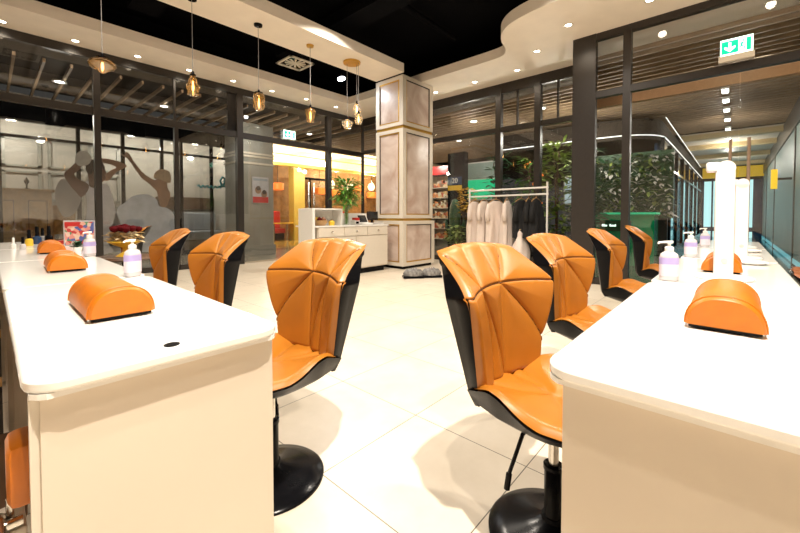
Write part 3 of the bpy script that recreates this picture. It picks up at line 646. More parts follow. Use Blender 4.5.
# living wall / cherry trees
def living_wall():
    t = thing('living_plant_wall', (10.0, 2.0, 0), 'wall of pale foliage and blossoms with painted highlights behind the green counter', 'plant wall', R(-90))
    box('backing', 'leafd', t, -.9, 1.0, 0, .1, 1.0, 2.5); box('stand', 'dark_frame', t, -.8, .9, 0, .1, 0, 1.0)
    for nm, m, n in (('foliage', 'leafd', 520), ('pale_foliage', 'leaf2', 200), ('blossom', 'paper', 230)):  # dark leaves and white blossoms paint shade and highlights into the colours
        bm = bm_new()
        for k in range(n): add_leaf(bm, (random.uniform(-.88, .98), random.uniform(-.12, -.02), random.uniform(1.02, 2.45)), (random.uniform(-1, 1), random.uniform(-1, -.2), random.uniform(-.6, .8)), random.uniform(.08, .18), random.uniform(.02, .05))
        o = obj(nm, bm, m, t, 'all'); o['kind'] = 'stuff'
living_wall()
# curved LED fascia ring of the shop opposite
def arc_pts(off=0, z=2.9):
    pts = [(9.75+off, 5.0, z), (9.8+off, 2.6, z)]
    for k in range(9):
        a = k/8*PI/2; pts.append((9.85+off+ .95*(1-math.cos(a)), 2.2-off - .95*math.sin(a), z))
    pts += [(12.5, 1.24-off, z), (24, 1.22-off, z)]
    return pts
bm = bm_new(); add_tube(bm, arc_pts(), .014, 6); tag(obj('led_light_line', bm, 'led'), 'thin white light line curving round the shop fascia and down the right corridor', 'light strip')
bm = bm_new(); add_tube(bm, [(10.4, 1.2, 3.29), (22, 1.2, 3.29)], .012, 6); tag(obj('led_light_line', bm, 'led'), 'straight white light line high along the left side of the right corridor', 'light strip')
bm = bm_new(); A = [(p[0]+.06, p[1]+.06) for p in arc_pts()]; add_prism(bm, A + [(24, 5.0)], 2.82, 3.3); struct(obj('trim_10', bm, 'deck'))
# facade of fins along the corridor
fx = []
fb = []
x = 10.4
i = 0
t = struct(empty('window_5', (0, 0, 0)))
bm = bm_new()
while x < 24:
    add_box(bm, x, x+.07, 1.22, 1.29, 0, 2.85); x += 1.35 + .12*i; i += 1
add_box(bm, 10.4, 24, 1.22, 1.32, 2.2, 2.26); add_box(bm, 10.4, 24, 1.22, 1.32, 0, .2)
obj('frame', bm, 'black', t); box('pane', 'pane2', t, 10.4, 24, 1.27, 1.28, .2, 2.85)
struct(box('wall_shop', 'navy', None, 10.9, 24, 1.42, 1.48, 0, 3.0))
bm = bm_new(); 
for a, b in ((11.2, 11.7), (12.3, 12.6), (13.3, 14.6), (15.6, 18.2), (19.0, 23.5)): add_box(bm, a, b, 1.36, 1.39, .2, 2.2)
struct(obj('window_6', bm, 'cyan'))
struct(box('trim_11', 'yellowwall', None, 10.9, 12.2, 1.34, 1.38, 2.25, 2.6))
# right corridor wall
t = struct(empty('wall_corridor', (0, 0, 0)))
box('frosted_panel', 'frosted', t, 7.4, 24, -1.0, -.95, .14, 2.95)
bm = bm_new()
for x in (7.3, 11.6, 17, 21): add_box(bm, x, x+.16, -1.02, -.93, 0, 3.0)
add_box(bm, 7.3, 24, -1.02, -.92, 2.95, 3.44); obj('frame', bm, 'dark_frame', t); box('glowing_skirting', 'cyandim', t, 7.4, 24, -1.0, -.94, .03, .14)
t = struct(empty('window_7', (0, 0, 0)))
box('pane', 'cyanpale', t, 24, 24.05, -1, 1.2, 0, 2.75)
bm = bm_new()
for y in (-.95, -.5, -.1, .35, .8, 1.15): add_box(bm, 23.9, 24, y, y+.07, 0, 2.8)
add_box(bm, 23.9, 24, -.90, -.62, 0, 2.75); add_box(bm, 23.9, 24, -.42, -.3, 0, 2.75); add_box(bm, 23.9, 24, -1, 1.2, .3, .5); obj('frame', bm, 'navy', t)
t = struct(box('trim_12', mat('yellow_lit_sign_band', (.8, .5, .02), .5, noise=.05, emit=(1, .62, .02), estr=.25), None, 23.4, 23.5, -.98, 1.2, 2.85, 3.35))
struct(box('trim_13', 'mallgrey', None, 23.5, 23.6, -1, 1.2, 3.4, 4))
t = thing('yellow_wall_sign', (12.2, -.60, 1.62), 'yellow projecting sign on the right corridor wall', 'sign')
box('panel', mat('yellow_lit_sign', (.8, .5, .02), .5, noise=.05, emit=(1, .62, .02), estr=.8), t, -.02, .02, -.12, -.01, .05, .5, bev=.008); box('bracket', 'dark_frame', t, -.01, .01, -.36, -.1, .25, .3)

# ============================================================ FURNITURE
# --- manicure desks (local: runs along +X for L, customer side +Y, width .47)
def make_desk(L, label, pin=.018):
    t = thing('manicure_desk', (0, 0, 0), label, 'desk', 0, 'white manicure desks')
    bm = bm_new(); w = .487; r = .06; pts = []
    for cx, cy, a0 in ((L-.004-r, w-r, 0), (r, w-r, 90), (r, r, 180), (L-.004-r, r, 270)):
        for k in range(7): a = R(a0+k*15); pts.append((cx+r*math.cos(a), cy+r*math.sin(a)))
    add_prism(bm, pts, .736, .76); o = obj('desk_top', bm, 'white', t, True, bevel=.006)
    bm = bm_new(); q = .008; pts2 = [(min(max(x, q), L-q-.004), min(max(y, q), w-q)) for x, y in pts]; add_prism(bm, pts2, .726, .736); obj('edge_band', bm, 'white', t)
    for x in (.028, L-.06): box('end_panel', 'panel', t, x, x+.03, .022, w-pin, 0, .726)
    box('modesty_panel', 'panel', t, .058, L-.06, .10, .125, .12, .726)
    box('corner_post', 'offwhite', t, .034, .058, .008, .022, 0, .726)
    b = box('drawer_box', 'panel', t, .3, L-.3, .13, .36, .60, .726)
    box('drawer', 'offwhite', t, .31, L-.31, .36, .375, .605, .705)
    return t
LD = ['white manicure desk at lower left, nearest of the left row', 'white manicure desk second in the left row', 'white manicure desk third in the left row', 'white manicure desk last of the left row by the polish bottles',
      'white manicure desk at lower right, nearest of the right row', 'white manicure desk second in the right row', 'white manicure desk third in the right row', 'white manicure desk last of the right row by the glass doors']
d0 = make_desk(1.25, LD[4], .034)
# left row: local +X -> world +Y ; local +Y (customer side) -> world +X : needs mirror -> build by rotation and offset
def place_left(o, y): o.rotation_euler = (0, 0, R(90)); o.location = (.52, y, 0)
# local +Y rotates to -X; so for the left row flip with a second prototype
M_ = Matrix.Scale(-1, 4, (0, 1, 0))
d1 = make_desk(1.25, LD[0])
for ch in d1.children: ch.data.transform(M_); ch.data.flip_normals()
for i in range(4):
    o = d1 if i == 0 else dup(d1); o.location = (.034, .885+i*1.25, 0); o.rotation_euler = (0, 0, R(90)); o['label'] = LD[i]
for i in range(4):
    o = d0 if i == 0 else dup(d0); o.location = (.722, -.208, 0); o.location.x += i*1.25; o.rotation_euler = (0, 0, 0); o['label'] = LD[4+i]

# --- chair
def interp(t, ks):
    for (a, va), (b, vb) in zip(ks, ks[1:]):
        if t <= b: return va + (vb-va)*max(0, (t-a)/(b-a))
    return ks[-1][1]
def sm(t, ks):
    # gently smoothed interpolation
    return (interp(t-.015, ks)+2*interp(t, ks)+interp(t+.015, ks))/4
VC = .65
hwK = [(-.3, .165), (0, .182), (VC, .278), (1, .212)]
zK = [(-.3, .39), (0, .465), (VC, .797), (1, .930)]
fK = [(-.3, -.17), (0, -.182), (VC, -.202), (1, -.318)]
wK = [(-.3, .02), (0, .035), (VC, .088), (1, .02)]
bK = [(-.3, -.20), (0, -.240), (VC, -.268), (1, -.345)]
def seg_d(p, a, b):
    ax, ay = a; bx, by = b; px, py = p; dx, dy = bx-ax, by-ay; L2 = dx*dx+dy*dy
    t = max(0, min(1, ((px-ax)*dx+(py-ay)*dy)/L2)); return math.hypot(px-ax-t*dx, py-ay-t*dy)
def curved(a, b, c=0, n=6):
    out = []; 
    for i in range(n):
        t0, t1 = i/n, (i+1)/n
        f = lambda t: (a[0]+(b[0]-a[0])*t + c*math.sin(PI*t), a[1]+(b[1]-a[1])*t)
        out.append((f(t0), f(t1)))
    return out
def groove_set(sgn):
    # (s, v) coordinates, s = image-left(-1) .. right(+1)
    G = []
    P1, P2 = (-.52, VC), (.02, VC)
    G += curved(P1, (-.42, .0), .10); G += curved(P1, (.02, .0), .06); G += curved(P2, (.02, .0)); G += curved(P2, (1.0, .2), .06)
    G += curved((-.42, 1.0), P1, 0); G += curved((-.95, .95), P1, .03); G += curved((.10, 1.0), P1 if 0 else (-.02, VC), -.0); G += curved((.6, 1.0), P2, .02)
    G += [((-1, VC), (1, VC))]
    return [((-sgn*a[0], a[1]), (-sgn*b[0], b[1])) for a, b in G]
def back_cushion(sgn):
    G = groove_set(sgn); bm = bm_new(); NU, NV = 110, 130; g = []
    for j in range(NV+1):
        v = j/NV; row = []
        hw, zz, ff, ww = sm(v, hwK), sm(v, zK), sm(v, fK), sm(v, wK)
        for i in range(NU+1):
            u = -1+2*i/NU
            p = (u*.25, v*.48)
            d = min(seg_d(p, (a[0]*.25, a[1]*.48), (b[0]*.25, b[1]*.48)) for a, b in G)
            puff = .014*(1-math.exp(-(d/.026)**1.2)) - .009*math.exp(-(d/.0032)**2)
            edge = max(abs(u), 0); e2 = max(0, (edge-.90)/.10); e3 = max(0, (v-.95)/.05); e4 = max(0, (.05-v)/.05)
            roll = -max(.034*(e2**2.6), .030*e3**2.6, .02*e4**2)
            y = ff + ww*abs(u)**2.0 + puff + roll
            z = zz + .018*(1-u*u)*v + (.006*(1-e2) if 0 else 0)
            row.append(bm.verts.new((u*hw, y, z)))
        g.append(row)
    for j in range(NV):
        for i in range(NU): bm.faces.new((g[j][i], g[j][i+1], g[j+1][i+1], g[j+1][i]))
    # stitched seams lying in the grooves
    nf = len(bm.faces)
    def at(u, v):
        i = min(NU, max(0, round((u+1)/2*NU))); j = min(NV, max(0, round(v*NV))); return g[j][i].co.copy()
    for a, b in G:
        pts = [at(a[0]+(b[0]-a[0])*k/6, a[1]+(b[1]-a[1])*k/6) + Vector((0, .0012, 0)) for k in range(7)]
        if max(abs(a[0]), abs(b[0])) > .99: pts = [at(max(-.93, min(.93, a[0]+(b[0]-a[0])*k/40)), a[1]+(b[1]-a[1])*k/40) + Vector((0, .0012, 0)) for k in range(41)]
        add_tube(bm, pts, .0017, 5)
    bm.faces.ensure_lookup_table()
    for f in bm.faces[nf:]: f.material_index = 1
    return bm
def loft_shell(front, back, NU, NV):
    bm = bm_new(); F = [[bm.verts.new(front(-1+2*i/NU, j/NV)) for i in range(NU+1)] for j in range(NV+1)]
    B = [[bm.verts.new(back(-1+2*i/NU, j/NV)) for i in range(NU+1)] for j in range(NV+1)]
    for j in range(NV):
        for i in range(NU):
            bm.faces.new((F[j][i], F[j][i+1], F[j+1][i+1], F[j+1][i])); bm.faces.new((B[j][i+1], B[j][i], B[j+1][i], B[j+1][i+1]))
    for j in range(NV):
        bm.faces.new((F[j][0], F[j+1][0], B[j+1][0], B[j][0])); bm.faces.new((F[j+1][NU], F[j][NU], B[j][NU], B[j+1][NU]))
    for i in range(NU):
        bm.faces.new((F[0][i+1], F[0][i], B[0][i], B[0][i+1])); bm.faces.new((F[NV][i], F[NV][i+1], B[NV][i+1], B[NV][i]))
    return bm
def back_front(u, q):
    v = -.14+q*1.145; hw = sm(v, hwK)-.001
    return (u*hw, sm(v, fK)+sm(v, wK)*abs(u)**2.0-.020, sm(v, zK)+.018*(1-u*u)*max(0, v)-.004)
def back_back(u, q):
    v = -.14+q*1.145; hw = (sm(v, hwK)+.004)*(.93 if v < .9 else .97)
    return (u*hw, sm(v, bK)+.03*abs(u)**4, sm(v, zK)+.018*(1-u*u)*max(0, v)-.010)
# seat
shw = [(0, .178), (.25, .225), (.6, .248), (.85, .225), (1, .165)]
def seat_pt(u, q, dz=0, grow=0):
    y = -.20+q*.45; hw = sm(q, shw)+grow
    z = .470 + .045*math.exp(-((y+.09)/.085)**2)*abs(u)**3 + .012*abs(u)**3 - .03*max(0, (q-.75)/.25)**2
    return (u*hw, y+.0*grow, z+dz)
def seat_cushion(sgn):
    G = [((-.6, 0), (0, .45)), ((.6, 0), (0, .45)), ((0, .45), (-.9, .9)), ((0, .45), (.9, .9)), ((0, .45), (0, 1)), ((-.25, 0), (0, .45))]
    bm = bm_new(); N = 44; g = []
    for j in range(N+1):
        q = j/N; row = []
        for i in range(N+1):
            u = -1+2*i/N; p = (u*.24, q*.42)
            d = min(seg_d(p, (a[0]*.24, a[1]*.42), (b[0]*.24, b[1]*.42)) for a, b in G)
            puff = .012*(1-math.exp(-(d/.02)**1.3)) - .004*math.exp(-(d/.005)**2)
            e = max(0, (abs(u)-.88)/.12, (q-.92)/.08)
            x, y, z = seat_pt(u, q); row.append(bm.verts.new((x, y, z+puff-.022*e**2.2)))
        g.append(row)
    for j in range(N):
        for i in range(N): bm.faces.new((g[j][i], g[j][i+1], g[j+1][i+1], g[j+1][i]))
    return bm
def seat_top(u, q): return seat_pt(u, q*1.03-.02, -.014, .008)
def seat_bot(u, q):
    x, y, z = seat_pt(u, q, 0, .004)
    k = .80 + .1*(1-q)
    return (x*k, y*.96-.012, .434 - .05*(1-u*u)*math.sin(PI*min(1, q*1.0+.05)) - .022*(1-abs(u)**4)+ .0*q)
def make_chair(sgn, cush='orange'):
    t = empty('salon_chair', (0, 0, 0))
    sh = obj('back_shell', loft_shell(back_front, back_back, 24, 40), 'shell', t, 'all', bevel=0)
    sh.data.set_sharp_from_angle(angle=R(60))
    obj('back_cushion', back_cushion(sgn), cush, t, 'all').data.materials.append(M['seam'])
    s2 = obj('seat_shell', loft_shell(seat_top, seat_bot, 24, 24), 'shell', t, 'all'); s2.data.set_sharp_from_angle(angle=R(60))
    obj('seat_cushion', seat_cushion(sgn), cush, t, 'all')
    bm = bm_new(); add_lathe(bm, [(.205, 0), (.205, .008), (.198, .014), (.15, .026), (.09, .042), (.05, .055), (.036, .062), (.034, .075)], seg=56); obj('base', bm, 'black', t, True)
    bm = bm_new(); add_lathe(bm, [(.034, .06), (.028, .07), (.028, .22), (.031, .225), (.031, .24), (.018, .242)], seg=24); obj('sleeve', bm, 'black', t, True)
    bm = bm_new(); add_lathe(bm, [(.016, .23), (.016, .42)], seg=20); obj('gas_rod', bm, 'chrome', t, True)
    bm = bm_new(); add_box(bm, -.08, .08, -.09, .09, .405, .425, bev=.006); obj('mount_plate', bm, 'black', t)
    bm = bm_new(); add_tube(bm, [(.03, -.03, .40), (.09, -.06, .35), (.12, -.09, .22)], .0065, 8); add_tube(bm, [(.12, -.09, .22), (.125, -.095, .17)], .010, 8); obj('lever', bm, 'black', t, True)
    return t
CG = 'orange and black salon chairs along the desks'
cR = make_chair(1); cL = make_chair(-1)
RC = [((1.22, .425), 175, 'orange quilted salon chair with black shell at the near right desk, largest in the photo'),
      ((2.18, .52), 175, 'orange quilted salon chair second in the right row, black seat underside showing'),
      ((3.38, .55), 181, 'orange quilted salon chair third in the right row in front of the dark pier'),
      ((4.70, .54), 183, 'orange quilted salon chair farthest in the right row before the green counter')]
LC = [((.742, 1.36), 90, 'orange quilted salon chair with black shell at the near left desk'),
      ((.765, 2.44), 90, 'orange quilted salon chair second in the left row'),
      ((.77, 3.43), 86, 'orange quilted salon chair third in the left row behind the pump bottle'),
      ((.80, 4.58), 72, 'orange salon chair farthest in the left row, turned and half hidden by red roses')]
for i, ((x, y), a, l) in enumerate(RC):
    o = cR if i == 0 else dup(cR); o.location = (x, y, 0); o.rotation_euler = (0, 0, R(a)); tag(o, l, 'chair', CG)
for i, ((x, y), a, l) in enumerate(LC):
    o = cL if i == 0 else dup(cL); o.location = (x, y, 0); o.rotation_euler = (0, 0, R(a)); tag(o, l, 'chair', CG)
# technician chairs (brown)
cT = make_chair(1, 'brown')
for i, (x, y, a, l) in enumerate([(2.9, -.575, 172, 'brown leather technician chair behind the right desks at the right photo edge'),
                                  (-.66, 1.50, -75, 'brown leather technician chair behind the near left desk at the left photo edge')]):
    o = cT if i == 0 else dup(cT); o.location = (x, y, -.0); o.rotation_euler = (0, 0, R(a)); o.scale = (1, 1, .81); tag(o, l, 'chair', 'brown technician chairs')
    
# --- hand rest cushions
def make_rest():
    t = empty('hand_rest', (0, 0, 0)); L = .36; w = .155; h = .078
    bm = bm_new(); prof = []
    for k in range(19):
        a = PI*k/18; prof.append((-w/2*math.copysign(abs(math.cos(a))**.85, math.cos(a)), h*math.sin(a)**.9+.012))
    rings = []
    for yy, s in ((0, .90), (.006, .975), (.014, 1), (L-.014, 1), (L-.006, .975), (L, .90)):
        rings.append([bm.verts.new((x*s, yy, .012+(z-.012)*s)) for x, z in prof])
    for A, B in zip(rings, rings[1:]):
        for k in range(len(prof)): bm.faces.new((A[k], A[(k+1) % len(prof)], B[(k+1) % len(prof)], B[k]))
    bm.faces.new(rings[0]); bm.faces.new(rings[-1]); obj('cushion', bm, 'orange2', t, True)
    bm = bm_new()
    bm.free()
    for yy in (.012, L-.012): bm = bm_new(); add_tube(bm, [(x*1.0, yy, z) for x, z in prof], .0026, 6); obj('piping', bm, 'orange2', t, True)
    box('base_board', 'black', t, -w/2+.008, w/2-.008, .008, L-.008, .004, .013)
    for sx in (-1, 1):
        for yy in (.04, L-.04):
            bm = bm_new(); add_tube(bm, [(sx*(w/2-.012), yy, 0), (sx*(w/2-.012), yy, .008)], .008, 10); obj('foot', bm, 'chrome', t)
    return t
hr = make_rest(); HZ = .76
HR = [((.25, 1.27), 0, 'orange leather hand rest nearest on the left desks'), ((.275, 2.55), -2, 'orange leather hand rest second on the left desks'), ((.325, 3.85), -3, 'orange leather hand rest third on the left desks, by the bottles'),
      ((1.205, .015), -90, 'orange leather hand rest nearest on the right desks'), ((2.45, .045), -90, 'orange leather hand rest behind the white lamp post on the right desks')]
for i, ((x, y), a, l) in enumerate(HR):
    o = hr if i == 0 else dup(hr); o.location = (x, y, HZ); o.rotation_euler = (0, 0, R(a)); tag(o, l, 'hand rest', 'orange leather hand rests')
# cable grommet on the near left desk
bm = bm_new(); add_lathe(bm, [(.016, 0), (.016, .0015), (.0001, .0015)], seg=20, cap=False); tag(obj('cable_grommet', bm, 'black', None, True, loc=(.272, .935, .76)), 'small black cable grommet near the front edge of the near left desk', 'grommet')

# --- pump bottles
def make_bottle():
    t = empty('pump_bottle', (0, 0, 0))
    bm = bm_new(); add_lathe(bm, [(.028, 0), (.034, .004), (.035, .02), (.035, .105), (.031, .120), (.018, .130), (.014, .135)], seg=32, sq=3, sy=.72); obj('body', bm, 'gel', t, True)
    bm = bm_new(); add_lathe(bm, [(.0358, .022), (.0358, .074)], seg=32, sq=3, sy=.725, cap=False); obj('label', bm, 'label', t, True)
    bm = bm_new(); add_lathe(bm, [(.0358, .074), (.0358, .104)], seg=32, sq=3, sy=.725, cap=False); obj('purple_band', bm, 'purple', t, True)
    bm = bm_new()
    for k in range(3): add_box(bm, -.020+k*.014, -.010+k*.014, -.0275, -.0268, .034, .040+.012*(k % 2))
    obj('printed_mark', bm, 'grey', t)
    p = None
    bm = bm_new(); add_lathe(bm, [(.016, .131), (.017, .134), (.017, .148), (.013, .152), (.006, .153), (.006, .166), (.012, .167), (.012, .176), (.005, .178)], seg=24); p = obj('pump', bm, 'plastic', t, True)
    bm = bm_new(); add_tube(bm, [(-.014, 0, .173), (.012, 0, .173), (.040, 0, .170), (.044, 0, .164)], .0055, 10, .0045); obj('nozzle', bm, 'plastic', p, True)
    return t
pb = make_bottle()
PB = [((.462, 2.14), 210, 'white pump bottle with purple band on the second left desk'), ((.485, 3.42), 210, 'white pump bottle with purple band farther back on the left desks'),
      ((2.04, .215), 120, 'clear pump bottle with purple label nearest on the right desks'), ((3.30, .225), 120, 'pump bottle second on the right desks'), ((4.45, .20), 120, 'pump bottle farthest on the right desks')]
for i, ((x, y), a, l) in enumerate(PB):
    o = pb if i == 0 else dup(pb); o.location = (x, y, HZ); o.rotation_euler = (0, 0, R(a)); tag(o, l, 'bottle', 'white pump bottles on the desks')
for i in (2, 3, 4): pass

# --- LED desk lamps
def make_lamp():
    t = empty('desk_lamp', (0, 0, 0))
    bm = bm_new(); add_lathe(bm, [(.105, 0), (.108, .004), (.108, .010), (.100, .014), (.03, .016)], seg=48); obj('base', bm, 'plastic', t, True)
    bm = bm_new(); add_box(bm, -.02, .02, -.034, .034, .012, .51, bev=.008)
    add_tube(bm, [(-.02, 0, .506), (.02, 0, .506)], .034, 24); obj('post', bm, 'plastic', t, True)
    bm = bm_new(); add_box(bm, -.022, .022, .02, .068, .495, .536, bev=.008); h = obj('lamp_head', bm, 'plastic', t, True)
    box('diffuser', 'label', h, -.014, .014, .035, .064, .491, .4955)
    bm = bm_new(); add_lathe(bm, [(.012, 0), (.012, .004)], seg=16); b = obj('switch', bm, 'lightgrey', t, loc=(-.02, 0, .085), rot=(0, R(-90), 0))
    return t
dl = make_lamp()
for i, (x, l) in enumerate(((2.26, 'tall white desk lamp with flat post, nearest on the right desks'), (3.42, 'tall white desk lamp second on the right desks'), (4.6, 'tall white desk lamp third on the right desks'))):
    o = dl if i == 0 else dup(dl); o.location = (x, .035 if i == 0 else (-.035 if i == 1 else -.05), HZ); o.rotation_euler = (0, 0, R(8)); tag(o, l, 'lamp', 'white desk lamps on the right row')
# small white dish trays on the right desks
for i, (x, y, l) in enumerate(((3.05, -.08, 'low white round dish beside the second desk lamp'), (4.05, -.09, 'low white round dish farther back on the right desks'))):
    t = thing('white_dish', (x, y, HZ), l, 'dish'); bm = bm_new(); add_lathe(bm, [(.05, 0), (.075, .015), (.072, .017), (.048, .004), (.0001, .003)], seg=28, cap=False); obj('bowl', bm, 'plastic', t, True)

# --- items at the far end of the left desks
def polish(x, y, m, label, cap='black', s=1):
    t = thing('nail_polish_bottle', (x, y, HZ), label, 'nail polish bottle', 0, 'nail polish bottles on the left desks')
    bm = bm_new(); add_lathe(bm, [(.02*s, 0), (.023*s, .004), (.022*s, .045*s), (.01*s, .055*s)], seg=18); obj('bottle', bm, m, t, True)
    bm = bm_new(); add_lathe(bm, [(.011*s, .055*s), (.010*s, .115*s), (.008*s, .12*s)], seg=14); obj('cap', bm, cap, t, True)
polish(.20, 4.55, 'gel', 'clear polish bottle with black cap at the far left', s=.9); polish(.15, 4.75, 'plastic', 'white polish bottle beside the clear one', 'plastic', .8)
polish(.265, 5.05, 'yellow', 'yellow polish bottle with black cap', s=1.3); polish(.34, 5.35, 'navy', 'dark blue polish bottle behind the last hand rest', s=1.5); polish(.44, 5.5, 'black', 'black polish bottle near the red case', s=1.5); polish(.40, 5.62, 'grey', 'grey polish bottle among the dark ones', s=1.3)
t = thing('polish_colour_case', (.56, 5.25, HZ), 'open red and black case leaning beside the framed poster', 'case', R(70))
box('tray', 'red', t, -.14, .14, -.03, .05, 0, .035); b = box('lid', 'black', t, -.15, .15, -.035, -.02, .03, .13)
t = thing('picture_frame', (.60, 4.75, HZ), 'small standing picture of nail models, red, blue and pink, on the left desks', 'picture', R(-20))
box('sheet', goods_mat('model_print', 32, [(.75, .3, .26), (.1, .14, .42), (.8, .6, .5), (.55, .05, .05), (.12, .3, .16), (.82, .45, .35)]), t, -.11, .11, -.004, 0, .01, .23)
box('frame', 'gel', t, -.12, .12, 0, .006, 0, .245); box('red_caption', 'red', t, -.11, .0, -.008, -.004, .19, .23); box('stand', 'gel', t, -.12, .12, -.03, .05, 0, .006)
t = thing('small_plant', (.62, 3.85, HZ), 'small dark leafy plant in a white pot behind the second pump bottle', 'plant')
bm = bm_new(); add_lathe(bm, [(.02, 0), (.03, .05), (.025, .05), (.001, .045)], seg=16, cap=False); obj('pot', bm, 'plastic', t, True); bm = bm_new()
for k in range(40):
    a = random.uniform(0, 6.28); add_leaf(bm, (0, 0, .045+random.random()*.03), (math.cos(a), math.sin(a), random.uniform(.3, 1.5)), .05, .012)
obj('leaves', bm, 'leafd', t, 'all'); t.location = (.46, 3.75, HZ)

# --- side table with rose arrangement
t = thing('side_table', (.82, 4.05, 0), 'small dark brown table carrying the red rose arrangement by the left desks', 'table')
bm = bm_new(); add_lathe(bm, [(.22, .66), (.23, .67), (.22, .69)], seg=28); obj('table_top', bm, 'darkwood', t, True); bm = bm_new(); add_lathe(bm, [(.16, 0), (.15, .02), (.03, .04), (.025, .66)], seg=20); obj('pedestal', bm, 'black', t, True)
t = thing('rose_arrangement', (.82, 4.05, .69), 'dark red roses and cream foliage in a golden footed bowl beyond the left desks', 'flowers')
bm = bm_new(); add_lathe(bm, [(.07, 0), (.05, .015), (.018, .04), (.02, .075), (.08, .10), (.13, .13), (.125, .135), (.001, .12)], seg=24, cap=False); obj('bowl', bm, 'yellow', t, True)
bm = bm_new()
for k in range(150):
    a = random.uniform(0, 6.28); q = random.uniform(.02, .12); add_leaf(bm, (q*math.cos(a), q*math.sin(a), .13+random.random()*.09), (math.cos(a), math.sin(a), random.uniform(-.3, .9)), random.uniform(.03, .06), .02)
obj('cream_foliage', bm, 'straw', t, 'all')
for k in range(17):
    a = k*2.4; q = .028*math.sqrt(k); c = (q*math.cos(a), q*math.sin(a), .235+.03*(1-q/.13))
    bm = bm_new(); add_lathe(bm, [(.001, -.03), (.022, -.02), (.030, .002), (.027, .016), (.019, .012), (.020, .02), (.012, .016), (.010, .023), (.001, .02)], c=c, seg=9, cap=False); obj('rose', bm, 'darkred', t, 'all')

# --- items beside the near left desk (left edge)
t = thing('foot_rest', (.0, 1.0, 0), 'orange padded rest on a chrome bracket beside the near left desk', 'foot rest')
bm = bm_new(); add_box(bm, .014, .11, -.03, .07, .505, .626, bev=.016); obj('cushion', bm, 'orange2', t, True)
bm = bm_new(); add_tube(bm, [(.02, .03, .505), (.02, .03, .46)], .008, 10); add_tube(bm, [(-.012, .01, .465), (.035, .01, .465)], .010, 10); add_tube(bm, [(0, -.012, .455), (0, .03, .475)], .014, 12); obj('bracket', bm, 'chrome', t, True)
bm = bm_new(); add_box(bm, .0, .04, .0, .10, .0, .455, bev=.004); obj('post', bm, 'offwhite', t); box('foot_plate', 'dark_frame', t, -.06, .10, -.04, .2, 0, .012)
t = thing('magazine_holder', (-.06, 1.35, 0), 'white slim holder with dark clutter at the left photo edge behind the near desk', 'organizer')
box('body', 'plastic', t, -.05, .06, -.06, .1, .40, .66, bev=.004); box('tools', 'grey', t, -.04, .05, -.05, .08, .66, .71); box('pole', 'chrome', t, -.01, .01, 0, .02, .02, .4); box('foot', 'black', t, -.1, .1, -.09, .11, 0, .02)
t = thing('wooden_trolley', (-.24, 2.9, 0), 'honey wood tool trolley along the left side of the left desks', 'trolley')
for z in (.2, .42, .60): box('shelf', 'wood', t, -.2, .265, -.9, .9, z, z+.03)
for x in (-.19, .235):
    for y in (-.88, .86): box('leg', 'dark_frame', t, x, x+.03, y, y+.03, 0, .66)
for i, y in enumerate((-.75, -.45, -.15, .15, .45, .7)): box('tool_box', ('black', 'wood', 'darkwood')[i % 3], t, .05, .26, y-.1, y+.1, .63, .70)
t = thing('dark_wooden_stool', (-.13, 1.62, 0), 'low dark wooden stool under the left side of the near left desk', 'stool')
box('seat', 'darkwood', t, -.2, .185, -.3, .2, .28, .32, bev=.01)
for x in (-.18, .14):
    for y in (-.28, .15): box('leg', 'darkwood', t, x, x+.035, y, y+.035, 0, .28)

# --- reception desk: front plane y=4.98, x 3.35..5.2
t = thing('reception_desk', (0, 0, 0), 'white reception counter with drawers and raised back ledge left of the column', 'counter')
RX0, RX1, RY = 3.58, 5.2, 5.0
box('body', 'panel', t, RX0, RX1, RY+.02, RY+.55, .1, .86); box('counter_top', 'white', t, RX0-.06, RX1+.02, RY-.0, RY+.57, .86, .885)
box('toe_kick', 'black', t, RX0+.05, RX1-.05, RY+.06, RY+.5, 0, .1)
n = 2; w = (RX1-RX0)/3
for k in range(3):
    d = box('drawer', 'offwhite', t, RX0+.01+k*w, RX0-.01+(k+1)*w, RY, RY+.02, .70, .85); bm = bm_new(); add_lathe(bm, [(.014, 0), (.02, .02), (.001, .028)], seg=14, cap=False)
    h = obj('knob', bm, 'chrome', d, True, loc=(RX0+(k+.5)*w, RY, .775), rot=(R(90), 0, 0))
for k in range(2): box('door', 'offwhite', t, RX0+.01+k*(RX1-RX0)/2, RX0-.01+(k+1)*(RX1-RX0)/2, RY, RY+.02, .12, .685)
bm = bm_new(); add_box(bm, RX0-.10, RX0-.05, RY+.02, RY+.42, 0, 1.17); obj('side_panel', bm, 'white', t)
bm = bm_new(); add_box(bm, RX0-.05, RX0+.60, RY+.38, RY+.42, .885, 1.15); add_box(bm, RX0+.57, RX0+.60, RY+.12, RY+.38, .885, 1.15); add_box(bm, RX0-.05, RX0+.60, RY+.12, RY+.42, 1.15, 1.175); obj('display_niche', bm, 'white', t)
bm = bm_new(); add_box(bm, RX0+.6, RX1-.1, RY+.50, RY+.53, .885, 1.1); obj('back_ledge', bm, 'white', t)
